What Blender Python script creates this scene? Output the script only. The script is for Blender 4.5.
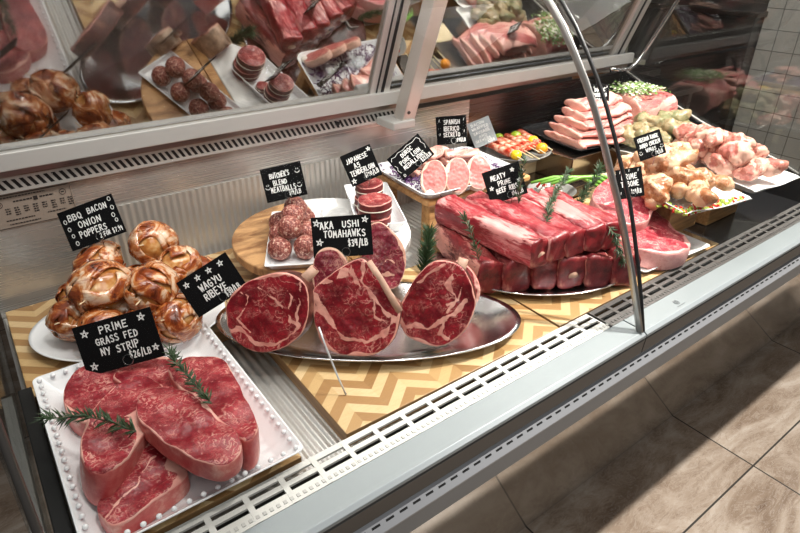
import bpy, bmesh, math, random
from mathutils import Vector, Matrix, noise
R = math.radians
rnd = random.Random(11)
C = bpy.context.scene.collection
for o in list(bpy.data.objects): bpy.data.objects.remove(o)
S = bpy.context.scene

# ------------------------------------------------------------------ camera, world, light
# display deck top = z 0, shop floor = z -0.85, x runs along the case, y towards the staff side
FLOOR = -0.85
cam_d = bpy.data.cameras.new('camera'); cam = bpy.data.objects.new('camera', cam_d); C.objects.link(cam)
cam_d.sensor_width = 36.0; cam_d.lens = 583.0 / 800 * 36; cam_d.clip_start = .01
cx_, cy_, cz_ = Vector((.801, -.598, .008)), Vector((.286, .396, .873)), Vector((-.525, -.697, .488))
cz_.normalize(); cx_ = (cx_ - cz_ * cx_.dot(cz_)).normalized(); cy_ = cz_.cross(cx_)
cam.matrix_world = Matrix(((cx_.x, cy_.x, cz_.x, 0), (cx_.y, cy_.y, cz_.y, 0), (cx_.z, cy_.z, cz_.z, .70), (0, 0, 0, 1)))
S.camera = cam

w = bpy.data.worlds.new('world'); S.world = w; w.use_nodes = True
w.node_tree.nodes['Background'].inputs[0].default_value = (.80, .84, .90, 1)
w.node_tree.nodes['Background'].inputs[1].default_value = .12
S.view_settings.view_transform = 'Standard'; S.view_settings.look = 'None'
S.view_settings.exposure = -0.10; S.view_settings.gamma = 1.0; S.view_settings.use_curve_mapping = False

def area(name, loc, rot, sx, sy, power, col=(1, 1, 1), spread=180):
    d = bpy.data.lights.new(name, 'AREA'); d.shape = 'RECTANGLE'; d.size = sx; d.size_y = sy
    d.energy = power; d.color = col; d.spread = R(spread)
    o = bpy.data.objects.new(name, d); C.objects.link(o); o.location = loc; o.rotation_euler = rot
    return o
def spot(name, loc, target, power, angle=70, rad=.04, col=(1, 1, 1)):
    d = bpy.data.lights.new(name, 'SPOT'); d.energy = power; d.spot_size = R(angle); d.spot_blend = .5
    d.shadow_soft_size = rad; d.color = col
    o = bpy.data.objects.new(name, d); C.objects.link(o); o.location = loc
    o.rotation_euler = (Vector(target) - Vector(loc)).to_track_quat('-Z', 'Y').to_euler()
    return o
area('case_light', (1.0, .98, .80), (R(8), 0, 0), 2.2, .16, 12.5, (1.0, .97, .92))
spot('ceiling_or_fill_spot', (1.90, .275, 1.75), (1.9, .45, -.85), 380, 95, .03, (1, .95, .88))
spot('ceiling_or_fill_spot', (.45, .28, 1.75), (.4, .95, 0), 48, 70, .05, (1, .96, .9))
spot('ceiling_or_fill_spot', (1.1, .28, 1.75), (1.1, .95, 0), 26, 70, .05, (1, .96, .9))
spot('ceiling_or_fill_spot', (2.9, .9, 1.75), (4.0, 1.1, .2), 170, 80, .05, (1, .95, .88))  # added fill spot, only brightens the tile wall past the case end
area('camera_side_fill', (.2, -.9, 1.8), (R(28), 0, 0), 1.6, .8, 15, (1, .97, .93))  # added soft fill from the camera side for the meat fronts
area('kitchen_fill', (1.6, 2.1, 1.3), (R(-12), 0, 0), 2.4, .3, 14, (1, .93, .84))  # added fill, brightens the back room seen through the door glass

# ------------------------------------------------------------------ node helper
class NM:
    def __init__(s, name):
        s.m = bpy.data.materials.new(name); s.m.use_nodes = True
        s.t = s.m.node_tree; s.b = s.t.nodes['Principled BSDF']; s.out = s.t.nodes['Material Output']
    def n(s, typ, ins=None, **props):
        nd = s.t.nodes.new('ShaderNode' + typ)
        for k, v in props.items(): setattr(nd, k, v)
        for k, v in (ins or {}).items(): s.set(nd, k, v)
        return nd
    def set(s, nd, k, v):
        if isinstance(v, bpy.types.NodeSocket): s.t.links.new(v, nd.inputs[k])
        else:
            if isinstance(v, (tuple, list)) and len(v) == 3 and nd.inputs[k].type == 'RGBA': v = (*v, 1)
            nd.inputs[k].default_value = v
    def math(s, op, a, b=0.0, c=0.0, clamp=False):
        nd = s.n('Math', operation=op, use_clamp=clamp)
        for i, v in enumerate((a, b, c)): s.set(nd, i, v)
        return nd.outputs[0]
    def mix(s, f, a, b):
        nd = s.n('Mix', data_type='RGBA')
        s.set(nd, 0, f); s.set(nd, 6, a); s.set(nd, 7, b)
        return nd.outputs[2]
    def ramp(s, f, stops):
        nd = s.n('ValToRGB'); e = nd.color_ramp.elements
        while len(e) < len(stops): e.new(.5)
        for el, (p, c) in zip(e, stops): el.position = p; el.color = (*c, 1) if len(c) == 3 else c
        s.set(nd, 0, f); return nd.outputs[0]
    def coord(s, scale=(1, 1, 1), kind='Object', rot=(0, 0, 0)):
        tc = s.n('TexCoord'); mp = s.n('Mapping', {'Vector': tc.outputs[kind], 'Scale': scale, 'Rotation': rot})
        return mp.outputs[0]
    def noise(s, vec, scale=5, detail=3, rough=.5, dist=0):
        return s.n('TexNoise', {'Vector': vec, 'Scale': scale, 'Detail': detail, 'Roughness': rough, 'Distortion': dist}).outputs[0]
    def smooth(s, v, a, b):
        nd = s.n('MapRange', {'Value': v, 'From Min': a, 'From Max': b}); nd.interpolation_type = 'SMOOTHSTEP'
        return nd.outputs[0]
    def bump(s, h, strength=.4, dist=.002):
        s.set(s.b, 'Normal', s.n('Bump', {'Height': h, 'Strength': strength, 'Distance': dist}).outputs[0])
    def p(s, **kw):
        for k, v in kw.items(): s.set(s.b, k.replace('_', ' '), v)
        return s

def plain(name, col, rough=.5, metal=0.0, var=.08, scale=30, bump=0.0, spec=.5, coat=0.0):
    m = NM(name); v = m.coord()
    f = m.noise(v, scale, 3)
    a = tuple(max(0, c * (1 - var)) for c in col); b = tuple(min(1, c * (1 + var)) for c in col)
    m.p(Base_Color=m.mix(f, a, b), Roughness=rough, Metallic=metal, Specular_IOR_Level=spec, Coat_Weight=coat)
    if bump: m.bump(f, bump)
    return m.m

def brushed(name, col, rough=.25, axis='x', amt=.12, metal=1.0):
    m = NM(name); sc = {'x': (2, 300, 300), 'y': (300, 2, 300), 'z': (300, 300, 2)}[axis]
    f = m.noise(m.coord(sc), 1.0, 2)
    g = m.noise(m.coord(), 3, 2)
    m.p(Base_Color=m.mix(f, tuple(c * (1 - amt) for c in col), col), Metallic=metal,
        Roughness=m.math('ADD', m.math('MULTIPLY', f, .12), m.math('ADD', m.math('MULTIPLY', g, .10), rough - .1)))
    m.bump(f, .05, .001)
    return m.m

def meat(name, dark, light, fatc, vscale=40, vamt=.7, stretch=(1, 1, 1), rough=.38, seamscale=None, vw=.035, bump=.35, side=None, fleck=.5):
    """red muscle with branching fat: 'fat' attribute = fat cap and seams, 'side' attribute = crust or outer skin"""
    m = NM(name); v = m.coord(stretch)
    n1 = m.noise(v, 22, 4, .6)
    red = m.mix(m.smooth(n1, .3, .7), dark, light)
    n2 = m.noise(v, vscale, 3, .55, 1.2)
    ridge = m.math('ABSOLUTE', m.math('SUBTRACT', n2, .5))
    vein = m.smooth(ridge, vw, vw * .25)
    mask = m.smooth(m.noise(v, vscale * .45, 2), .42, .60)
    f = m.math('MULTIPLY', m.math('MULTIPLY', vein, mask), vamt)
    n4 = m.noise(v, vscale * 2.4, 4, .6, 1.6)
    vein2 = m.smooth(m.math('ABSOLUTE', m.math('SUBTRACT', n4, .5)), vw * .9, vw * .2)
    mask2 = m.smooth(m.noise(v, vscale * .8, 3), .46, .60)
    f = m.math('MAXIMUM', f, m.math('MULTIPLY', m.math('MULTIPLY', vein2, mask2), vamt * .55))
    fib = m.noise(v, 260, 3, .7, .4)
    red = m.mix(m.math('MULTIPLY', m.smooth(fib, .42, .62), .45), red, tuple(c * .45 for c in dark))
    n3 = m.noise(v, vscale * 3.5, 3, .6, .5)
    f = m.math('MAXIMUM', f, m.math('MULTIPLY', m.smooth(n3, .60, .72), fleck * vamt))
    at = m.n('Attribute', attribute_name='fat').outputs['Fac']
    brk = m.math('MULTIPLY', m.math('SUBTRACT', m.noise(v, 90, 5, .7), .5), 1.5)
    fa = m.smooth(m.math('ADD', at, brk), .38, .62)
    f = m.math('MAXIMUM', f, fa, clamp=True)
    fn = m.noise(v, 35, 3)
    fatcol = m.mix(m.smooth(fn, .35, .7), fatc, tuple(.62 * a + .38 * b for a, b in zip(fatc, light)))
    col = m.mix(f, red, fatcol)
    if side:
        sd = m.n('Attribute', attribute_name='side').outputs['Fac']
        sc = m.ramp(m.noise(v, 30, 4, .65), [(.3, side[0]), (.55, side[1]), (.75, side[2])])
        col = m.mix(m.smooth(m.math('ADD', sd, m.math('MULTIPLY', brk, .4)), .4, .6), col, sc)
    m.p(Base_Color=col, Roughness=m.math('ADD', m.math('MULTIPLY', n1, .25), rough - .12), Specular_IOR_Level=.42,
        Coat_Weight=.12, Coat_Roughness=.18)
    h = m.math('ADD', m.math('MULTIPLY', n3, .4), m.math('ADD', m.math('MULTIPLY', f, .4), m.math('MULTIPLY', fib, .35)))
    m.bump(h, bump, .002)
    return m.m

# ------------------------------------------------------------------ mesh helpers
def empty(name, label, cat, loc=(0, 0, 0), rot=(0, 0, 0), group=None):
    o = bpy.data.objects.new(name, None); C.objects.link(o); o.empty_display_size = .02
    o.location = loc; o.rotation_euler = rot; o['label'] = label; o['category'] = cat
    if group: o['group'] = group
    return o
def tag(o, label, cat, group=None):
    o['label'] = label; o['category'] = cat
    if group: o['group'] = group
    return o
def struct(o): o['kind'] = 'structure'; return o

class MB:
    def __init__(s): s.v = []; s.f = []; s.mi = []; s.at = {}
    def add(s, vs, fs, mi=0, M=None):
        k = len(s.v)
        s.v += [tuple(M @ Vector(p)) if M is not None else tuple(p) for p in vs]
        s.f += [tuple(i + k for i in f) for f in fs]; s.mi += [mi] * len(fs)
        return s
    def box(s, x0, x1, y0, y1, z0, z1, mi=0, M=None):
        vs = [(x, y, z) for x in (x0, x1) for y in (y0, y1) for z in (z0, z1)]
        return s.add(vs, [(0, 1, 3, 2), (4, 6, 7, 5), (0, 4, 5, 1), (2, 3, 7, 6), (0, 2, 6, 4), (1, 5, 7, 3)], mi, M)
    def prism(s, poly, a, b, axis='x', mi=0, M=None):
        n = len(poly)
        def P(t, p): return {'x': (t, p[0], p[1]), 'y': (p[0], t, p[1]), 'z': (p[0], p[1], t)}[axis]
        vs = [P(a, p) for p in poly] + [P(b, p) for p in poly]
        fs = [(i, (i + 1) % n, n + (i + 1) % n, n + i) for i in range(n)] + [tuple(range(n))[::-1], tuple(range(n, 2 * n))]
        return s.add(vs, fs, mi, M)
    def tube(s, path, r, k=10, mi=0, M=None, caps=True, flat=1.0):
        path = [Vector(p) for p in path]; n = len(path); vs = []; fs = []
        rr = r if isinstance(r, (list, tuple)) else [r] * n
        t0 = (path[1] - path[0]).normalized(); up = Vector((0, 0, 1)) if abs(t0.z) < .9 else Vector((1, 0, 0))
        a = t0.cross(up).normalized()
        for i, p in enumerate(path):
            t = (path[min(i + 1, n - 1)] - path[max(i - 1, 0)]).normalized()
            a = (a - t * a.dot(t)).normalized(); b = t.cross(a)
            for j in range(k):
                th = 2 * math.pi * j / k
                vs.append(p + (a * math.cos(th) + b * math.sin(th) * flat) * rr[i])
        for i in range(n - 1):
            for j in range(k):
                fs.append((i * k + j, i * k + (j + 1) % k, (i + 1) * k + (j + 1) % k, (i + 1) * k + j))
        if caps: fs += [tuple(range(k))[::-1], tuple(range((n - 1) * k, n * k))]
        return s.add(vs, fs, mi, M)
    def lathe(s, prof, k=48, mi=0, M=None, sx=1.0, sy=1.0):
        vs = []; fs = []
        for r, z in prof:
            for j in range(k):
                th = 2 * math.pi * j / k; vs.append((r * math.cos(th) * sx, r * math.sin(th) * sy, z))
        for i in range(len(prof) - 1):
            for j in range(k):
                fs.append((i * k + j, i * k + (j + 1) % k, (i + 1) * k + (j + 1) % k, (i + 1) * k + j))
        fs += [tuple(range(k))[::-1], tuple(range((len(prof) - 1) * k, len(prof) * k))]
        return s.add(vs, fs, mi, M)
    def obj(s, name, mats, parent=None, smooth=False, bevel=0.0, loc=None, rot=None, seg=2):
        me = bpy.data.meshes.new(name); me.from_pydata(s.v, [], s.f)
        if not isinstance(mats, (list, tuple)): mats = [mats]
        for m in mats: me.materials.append(m)
        for p, i in zip(me.polygons, s.mi): p.material_index = i; p.use_smooth = smooth
        for k, vals in s.at.items():
            a = me.attributes.new(k, 'FLOAT', 'POINT'); a.data.foreach_set('value', vals)
        me.validate(); me.update()
        bm = bmesh.new(); bm.from_mesh(me); bmesh.ops.recalc_face_normals(bm, faces=bm.faces[:]); bm.to_mesh(me); bm.free()
        o = bpy.data.objects.new(name, me); C.objects.link(o)
        if parent is not None: o.parent = parent
        if loc is not None: o.location = loc
        if rot is not None: o.rotation_euler = rot
        if bevel:
            b = o.modifiers.new('bevel', 'BEVEL'); b.width = bevel; b.segments = seg; b.limit_method = 'ANGLE'
        return o

def nz(x, y=0, z=0): return noise.noise(Vector((x, y, z)))

def smooth_closed(pts, n=96):
    """Catmull-Rom through closed points, resampled evenly by arc length"""
    m = len(pts); dense = []
    for i in range(m):
        p0, p1, p2, p3 = (Vector(pts[(i + k) % m]) for k in (-1, 0, 1, 2))
        for j in range(16):
            t = j / 16
            dense.append(.5 * ((2 * p1) + (p2 - p0) * t + (2 * p0 - 5 * p1 + 4 * p2 - p3) * t * t + (3 * p1 - p0 - 3 * p2 + p3) * t ** 3))
    L = [0.0]
    for i in range(len(dense)): L.append(L[-1] + (dense[(i + 1) % len(dense)] - dense[i]).length)
    out = []; k = 0
    for i in range(n):
        d = L[-1] * i / n
        while L[k + 1] < d: k += 1
        t = (d - L[k]) / max(1e-9, L[k + 1] - L[k])
        out.append(dense[k % len(dense)].lerp(dense[(k + 1) % len(dense)], t))
    return out

def pdist(p, line):
    best = 9
    for a, b in zip(line, line[1:]):
        ax, ay = a; bx, by = b; dx, dy = bx - ax, by - ay
        t = max(0, min(1, ((p[0] - ax) * dx + (p[1] - ay) * dy) / max(1e-12, dx * dx + dy * dy)))
        best = min(best, math.hypot(p[0] - ax - t * dx, p[1] - ay - t * dy))
    return best

def slab(outline, th, nr=26, ns=96, dome=.003, rim=.004, rimf=None, seams=(), seed=0, rough=.0012, bow=None, sideval=1.0, round_=.35):
    """a steak: outline in XY, thickness along Z (0..th). fat cap of width rim(theta); seams = [(polyline, width)]"""
    P = smooth_closed(outline, ns); c = sum(P, Vector((0, 0))) / ns
    mb = MB(); fat = []; side = []; V = []
    size = max((p - c).length for p in P)
    def z_of(x, y):
        return dome * nz(x * 25 + seed, y * 25, seed) + rough * nz(x * 120, y * 120, seed + 3) + (bow(x, y) if bow else 0)
    rings = []
    def ring(u, zf, top, sd):
        k = len(V)
        for i, p in enumerate(P):
            q = c + (p - c) * u
            wob = 1 + .012 * nz(p.x * 60, p.y * 60, zf * 3 + seed)
            q = c + (q - c) * wob
            edge = (p - c).length * (1 - u)
            rw = (rimf(math.atan2(p.y - c.y, p.x - c.x)) if rimf else rim) * max(.15, .75 + 1.3 * nz(p.x * 30 + seed, p.y * 30, 4))
            f = 1.0 if edge < rw * .8 else max(0, 1 - (edge - rw * .8) / (rw * .6 + 1e-6))
            for ln, wd in seams:
                wv = wd * (.8 + 1.5 * nz(q.x * 38, q.y * 38, seed + 9))
                d = pdist((q.x + .009 * nz(q.x * 30, q.y * 30, 5) + .003 * nz(q.x * 110, q.y * 110, 5), q.y + .009 * nz(q.x * 30, q.y * 30, 8) + .003 * nz(q.x * 110, q.y * 110, 8)), ln)
                f = max(f, max(0, min(1, 1.5 - d / max(wv, 1e-5))))
            V.append((q.x, q.y, zf * th + z_of(q.x, q.y) * (1 if top else .6))); fat.append(f); side.append(sd)
        rings.append(k)
    uu = [(j / nr) ** .85 for j in range(1, nr + 1)]
    for u in uu[:-1]: ring(u * .96, 1, True, 0)
    e = min(.08, round_ * th / size)
    for zf, off, sd in ((1.0, -.035, 0), (.97, -.012, .25), (.88, -.002, .8), (.7, .004, 1), (.5, .006, 1), (.3, .004, 1), (.12, -.004, 1), (.03, -.015, .6), (0, -.04, 0)):
        ring(1 + off, zf, zf > .5, sd * sideval)
    for u in (.8, .4, .1): ring(u, 0, False, 0)
    F = []
    for a, b in zip(rings, rings[1:]):
        for i in range(ns): F.append((a + i, a + (i + 1) % ns, b + (i + 1) % ns, b + i))
    ct = len(V); V.append((c.x, c.y, th + z_of(c.x, c.y))); fat.append(0); side.append(0)
    for i in range(ns): F.append((rings[0] + i, ct, rings[0] + (i + 1) % ns))
    F.append(tuple(rings[-1] + i for i in range(ns)))
    mb.add(V, F); mb.at = {'fat': fat, 'side': side}
    return mb

def meatlog(L, w, h, seed=0, fatf=None, sq=2.6, nl=44, nk=36, amp=.006, taper=.1, bend=0.0):
    """block of meat along +X, from x=0 to L, resting on z=0"""
    V = []; F = []; fat = []; side = []
    def sec(x, s, capf):
        for j in range(nk):
            th = 2 * math.pi * j / nk; cc, ss = math.cos(th), math.sin(th)
            e = 2 / sq
            y = math.copysign(abs(cc) ** e, cc) * w / 2 * s; z = math.copysign(abs(ss) ** e, ss) * h / 2 * s
            n = nz(x * 14 + seed, y * 22, z * 22) * amp + nz(x * 45, y * 60 + seed, z * 60) * amp * .35
            r = 1 + n / max(.01, math.hypot(y, z))
            V.append((x + (nz(y * 30, z * 30, seed) * .006 if capf else 0), y * r + bend * math.sin(math.pi * x / L), z * r + h / 2))
            fat.append(fatf(x / L, th, capf) if fatf else 0); side.append(1 if capf else 0)
    secs = [(0, .05, 1), (0, .4, 1), (0, .75, 1), (.002, .93, 1), (.008, 1, 0)]
    for i in range(1, nl): secs.append((L * i / nl, 1 - taper * abs(i / nl - .5), 0))
    secs += [(L - .008, 1, 0), (L - .002, .93, 1), (L, .75, 1), (L, .4, 1), (L, .05, 1)]
    secs = sorted(secs, key=lambda q: q[0]) if False else secs
    secs = [q for q in secs if not (q[2] == 0 and (q[0] < .007 or q[0] > L - .007) )]
    for q in secs: sec(*q)
    n = len(secs)
    for i in range(n - 1):
        for j in range(nk): F.append((i * nk + j, i * nk + (j + 1) % nk, (i + 1) * nk + (j + 1) % nk, (i + 1) * nk + j))
    F += [tuple(range(nk)), tuple(range((n - 1) * nk, n * nk))]
    mb = MB(); mb.add(V, F); mb.at = {'fat': fat, 'side': side}
    return mb

def icos(sub=3):
    bm = bmesh.new(); bmesh.ops.create_icosphere(bm, subdivisions=sub, radius=1)
    v = [x.co.copy() for x in bm.verts]; f = [tuple(q.index for q in p.verts) for p in bm.faces]; bm.free()
    return v, f
ICO = {k: icos(k) for k in (2, 3, 4)}

def blob(caps, seed=0, sub=4, amp=.003, fr=40, k=.012):
    """star-shaped union of capsules [(a, b, ra, rb)] seen from the mean point, with smooth blends and lumps"""
    vs, fs = ICO[sub]
    cs = [(Vector(a), Vector(b), ra, rb) for a, b, ra, rb in caps]
    c = cs[0][0].lerp(cs[0][1], .5)
    def sdf(p):
        acc = 0
        for a, b, ra, rb in cs:
            d = b - a; t = max(0, min(1, (p - a).dot(d) / max(1e-9, d.length_squared)))
            dist = (p - a - d * t).length - (ra + (rb - ra) * t)
            acc += math.exp(-dist / k)
        return -k * math.log(max(acc, 1e-30))
    out = []
    for d in vs:
        lo, hi = 0, .14
        t = 0
        # outermost crossing, walking inwards
        t = .13
        while t > .004 and sdf(c + d * t) > 0: t -= .004
        lo, hi = t, t + .004
        for _ in range(7):
            m = (lo + hi) / 2
            if sdf(c + d * m) > 0: hi = m
            else: lo = m
        p = c + d * hi
        p = p + d * (amp * nz(p.x * fr + seed, p.y * fr, p.z * fr) + amp * .5 * nz(p.x * fr * 2.5, p.y * fr * 2.5, p.z * fr * 2.5 + seed))
        out.append(p)
    zmin = min(p.z for p in out)
    mb = MB(); mb.add([(p.x, p.y, p.z - zmin) for p in out], fs)
    mb.at = {'fat': [max(0, min(1, .5 + 1.3 * nz(p.x * 30 + seed, p.y * 30, p.z * 30))) for p in out], 'side': [0.0] * len(out)}
    return mb

# ------------------------------------------------------------------ materials
steel_x = brushed('brushed steel', (.60, .575, .54), .26, 'x', .10, .6)
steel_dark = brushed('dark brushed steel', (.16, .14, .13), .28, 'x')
steel_plate = brushed('polished steel platter', (.66, .67, .69), .16, 'x', .06)
alu = brushed('aluminium profile', (.62, .60, .58), .42, 'x', .06, .75)
alu_pale = plain('pale coated aluminium', (.56, .55, .53), .4, .3, .04)
sill_m = brushed('pale grey sill metal', (.28, .31, .325), .42, 'x', .05, .25)
fascia_m = plain('grey fascia paint', (.085, .082, .078), .38, .3, .05)
fascia2_m = plain('blue grey rail', (.19, .205, .22), .35, .2, .05)
black_m = plain('black gap', (.004, .004, .004), .6, 0, .1)
blackplast = plain('black lacquered steel', (.012, .012, .013), .22, 0, .15, coat=.3)
rubber = plain('black seal', (.012, .012, .013), .35)
chrome = plain('chrome', (.7, .7, .7), .12, 1.0, .02)
porcelain = plain('white glazed porcelain', (.80, .81, .83), .12, 0, .02, coat=.4)
slate_plate = plain('grey stoneware', (.22, .22, .21), .4, 0, .1)
white_plast = plain('white tray', (.78, .78, .77), .3, 0, .02)

def glass_mat(name, fac, tint, rough=.02, sch=.8):
    m = NM(name)
    tr = m.n('BsdfTransparent', {'Color': tint}).outputs[0]
    gl = m.n('BsdfGlossy', {'Color': (.92, .93, .94), 'Roughness': rough}).outputs[0]
    fc = m.n('LayerWeight', {'Blend': .5}).outputs[1]
    fr = m.math('ADD', .04, m.math('MULTIPLY', m.math('POWER', fc, 5.0), .9))
    f = m.math('ADD', m.math('MULTIPLY', fr, sch), fac, clamp=True)
    ms = m.n('MixShader', {0: f, 1: tr, 2: gl}).outputs[0]
    m.t.links.new(ms, m.out.inputs[0]); return m.m
door_glass = glass_mat('half mirrored door glass', .27, (.60, .54, .47))
front_glass = glass_mat('clear curved glass', .0, (.985, .99, .985), 0, .03)
end_glass_m = glass_mat('end glass', .05, (.88, .89, .88), .02, .25)
green_edge = plain('green glass edge', (.03, .12, .09), .1, 0, .1)

def chevron_mat():
    m = NM('chevron parquet wood'); v = m.coord()
    sx = m.n('SeparateXYZ', {0: v}); x, y = sx.outputs[0], sx.outputs[1]
    per, bw = .11, .026
    tri = m.math('PINGPONG', x, per / 2)
    yy = m.math('ADD', y, m.math('MULTIPLY', tri, .85))
    band = m.math('FLOOR', m.math('DIVIDE', yy, bw)); col = m.math('FLOOR', m.math('DIVIDE', x, per / 2))
    cell = m.n('CombineXYZ', {0: band, 1: m.math('FLOOR', m.math('DIVIDE', col, 2)), 2: 0.0}).outputs[0]
    cell2 = m.n('CombineXYZ', {0: band, 1: col, 2: 0.0}).outputs[0]
    r = m.n('TexWhiteNoise', {0: cell}, noise_dimensions='3D').outputs[0]
    r2 = m.n('TexWhiteNoise', {0: cell2}, noise_dimensions='3D').outputs[0]
    alt = m.math('FLOORED_MODULO', band, 2.0)
    rr = m.math('ADD', m.math('MULTIPLY', alt, .5), m.math('ADD', m.math('MULTIPLY', r, .3), m.math('MULTIPLY', r2, .2)))
    wood = m.ramp(rr, [(.0, (.66, .49, .28)), (.35, (.58, .40, .20)), (.50, (.50, .32, .14)), (.70, (.36, .20, .08)), (1, (.27, .14, .05))])
    gr = m.noise(m.coord((40, 250, 40), rot=(0, 0, .7)), 1, 3)
    c = m.mix(m.math('MULTIPLY', m.smooth(gr, .4, .8), .3), wood, (.40, .24, .10))
    fb = m.math('ABSOLUTE', m.math('SUBTRACT', m.math('FRACT', m.math('DIVIDE', yy, bw)), .5))
    c = m.mix(m.math('MULTIPLY', m.smooth(fb, .47, .5), .35), c, (.25, .14, .06))
    m.p(Base_Color=c, Roughness=.42, Specular_IOR_Level=.4); return m.m
chevron = chevron_mat()

def grain(name, a, b, axis=(3, 60, 60), rough=.45):
    m = NM(name); f = m.noise(m.coord(axis), 1.0, 4, .6, .6)
    f2 = m.noise(m.coord(), 8, 2)
    m.p(Base_Color=m.mix(m.smooth(m.math('ADD', m.math('MULTIPLY', f, .8), m.math('MULTIPLY', f2, .2)), .36, .62), a, b), Roughness=rough, Specular_IOR_Level=.4)
    m.bump(f, .08, .001); return m.m
acacia = grain('warm brown wood', (.24, .11, .045), (.58, .33, .15), (9, 26, 9))
stand_wood = grain('orange brown wood', (.36, .17, .06), (.60, .33, .13), (5, 60, 60))
edge_wood = grain('board edge wood', (.22, .12, .05), (.36, .21, .09), (4, 4, 120))
pale_wood = grain('pale wood block', (.62, .50, .30), (.78, .66, .44), (5, 60, 60))

def marble():
    m = NM('white marble'); v = m.coord()
    n = m.noise(v, 7, 5, .6, 1.5)
    f = m.smooth(m.math('ABSOLUTE', m.math('SUBTRACT', n, .5)), .06, .0)
    m.p(Base_Color=m.mix(m.math('MULTIPLY', f, .4), (.82, .82, .81), (.5, .5, .51)), Roughness=.2); return m.m
marble_m = marble()

def floor_mat():
    m = NM('polished travertine floor tiles'); v = m.coord()
    sx = m.n('SeparateXYZ', {0: v}); x, y = sx.outputs[0], sx.outputs[1]
    u = m.math('DIVIDE', m.math('SUBTRACT', x, 1.81), .80); t = m.math('DIVIDE', m.math('SUBTRACT', y, .396), .80)
    def edge(q): return m.math('ABSOLUTE', m.math('SUBTRACT', m.math('FRACT', m.math('ADD', q, .5)), .5))
    g = m.math('MINIMUM', edge(u), edge(t))
    cell = m.n('CombineXYZ', {0: m.math('FLOOR', u), 1: m.math('FLOOR', t), 2: 0.0}).outputs[0]
    off = m.n('TexWhiteNoise', {0: cell}, noise_dimensions='3D').outputs[1]
    vv = m.n('VectorMath', {0: v, 1: m.n('VectorMath', {0: off, 1: (9, 9, 9)}, operation='MULTIPLY').outputs[0]}, operation='ADD').outputs[0]
    mp = m.n('Mapping', {'Vector': vv, 'Scale': (1.0, 2.6, 1), 'Rotation': (0, 0, .5)}).outputs[0]
    n1 = m.noise(mp, 2.6, 8, .6, 1.6); n2 = m.noise(mp, 9, 7, .68, 2.5)
    c = m.ramp(n1, [(.28, (.17, .115, .08)), (.44, (.29, .22, .165)), (.56, (.40, .325, .26)), (.72, (.54, .47, .40))])
    vein = m.smooth(m.math('ABSOLUTE', m.math('SUBTRACT', n2, .5)), .02, .0)
    c = m.mix(m.math('MULTIPLY', vein, .45), c, (.52, .47, .42))
    vein2 = m.smooth(m.math('ABSOLUTE', m.math('SUBTRACT', n2, .42)), .015, .0)
    c = m.mix(m.math('MULTIPLY', vein2, .5), c, (.13, .08, .055))
    c = m.mix(m.smooth(g, .0042, .003), c, (.05, .045, .04))
    m.p(Base_Color=c, Roughness=m.math('ADD', .16, m.math('MULTIPLY', n2, .14)), Specular_IOR_Level=.5)
    return m.m
def tile_mat():
    m = NM('grey wall tiles'); v = m.coord()
    sx = m.n('SeparateXYZ', {0: v}); y, z = sx.outputs[1], sx.outputs[2]
    u = m.math('DIVIDE', m.math('SUBTRACT', y, 1.499), .1185); t = m.math('DIVIDE', m.math('SUBTRACT', z, .02), .1165)
    def edge(q): return m.math('ABSOLUTE', m.math('SUBTRACT', m.math('FRACT', m.math('ADD', q, .5)), .5))
    g = m.math('MINIMUM', edge(u), edge(t))
    n = m.noise(v, 6, 3)
    c = m.mix(n, (.27, .26, .245), (.34, .33, .31))
    c = m.mix(m.smooth(g, .022, .012), c, (.045, .045, .045))
    m.p(Base_Color=c, Roughness=.35); return m.m

def slot_mat(name, per, duty, skew, lo, hi, axis_z, metal_col, dark=(.005, .005, .005)):
    """metal strip with punched slots; x along the strip, axis_z = 2 (vertical strip) or 1 (flat strip)"""
    m = NM(name); sx = m.n('SeparateXYZ', {0: m.coord()}); x, z = sx.outputs[0], sx.outputs[axis_z]
    s = m.math('FRACT', m.math('DIVIDE', m.math('ADD', x, m.math('MULTIPLY', z, skew)), per))
    a = m.math('LESS_THAN', s, duty); b = m.math('MULTIPLY', m.math('GREATER_THAN', z, lo), m.math('LESS_THAN', z, hi))
    f = m.math('MULTIPLY', a, b)
    m.p(Base_Color=m.mix(f, metal_col, dark), Roughness=.4, Metallic=m.math('MULTIPLY', m.math('SUBTRACT', 1, f), .4)); return m.m

# ------------------------------------------------------------------ room
fl = MB().box(-3, 8, -3, 5, FLOOR - .05, FLOOR).obj('floor', floor_mat()); struct(fl)
tw = MB().box(4.0, 4.1, -1.2, 1.713, FLOOR, 1.9).obj('wall_right', tile_mat()); struct(tw)
kw = MB().box(-2.5, 8, 3.3, 3.4, FLOOR, 1.9).obj('wall_back', plain('dim kitchen wall', (.26, .19, .14), .6)); struct(kw)
# black cabinet at the end of the aisle with notices on it
cab = empty('black_cabinet', 'black tall cabinet beyond the end glass with paper notices on its side', 'cabinet', (4.02, 2.3, FLOOR))
MB().box(-.12, .5, -.58, .9, 0, 1.17).obj('body', plain('black cabinet', (.02, .017, .016), .3), cab, bevel=.004)
MB().box(-.14, .5, -.60, .9, 1.17, 1.20).obj('top', steel_dark, cab, bevel=.003)
paper = plain('paper', (.42, .41, .33), .7)
for i, (y, z, ww, hh, rz) in enumerate([(.32, .84, .20, .19, .03), (.15, .74, .17, .20, -.02)]):
    MB().box(-.123 - .001 * i, -.1215 - .001 * i, y - ww / 2, y + ww / 2, z - hh / 2, z + hh / 2).obj('paper_notice', paper, cab)

# ------------------------------------------------------------------ refrigerated display case
X0, X1 = -.06, 2.10
case = empty('display_case', 'long refrigerated meat display case with curved front glass and steel interior', 'display case', (0, 0, 0))
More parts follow.
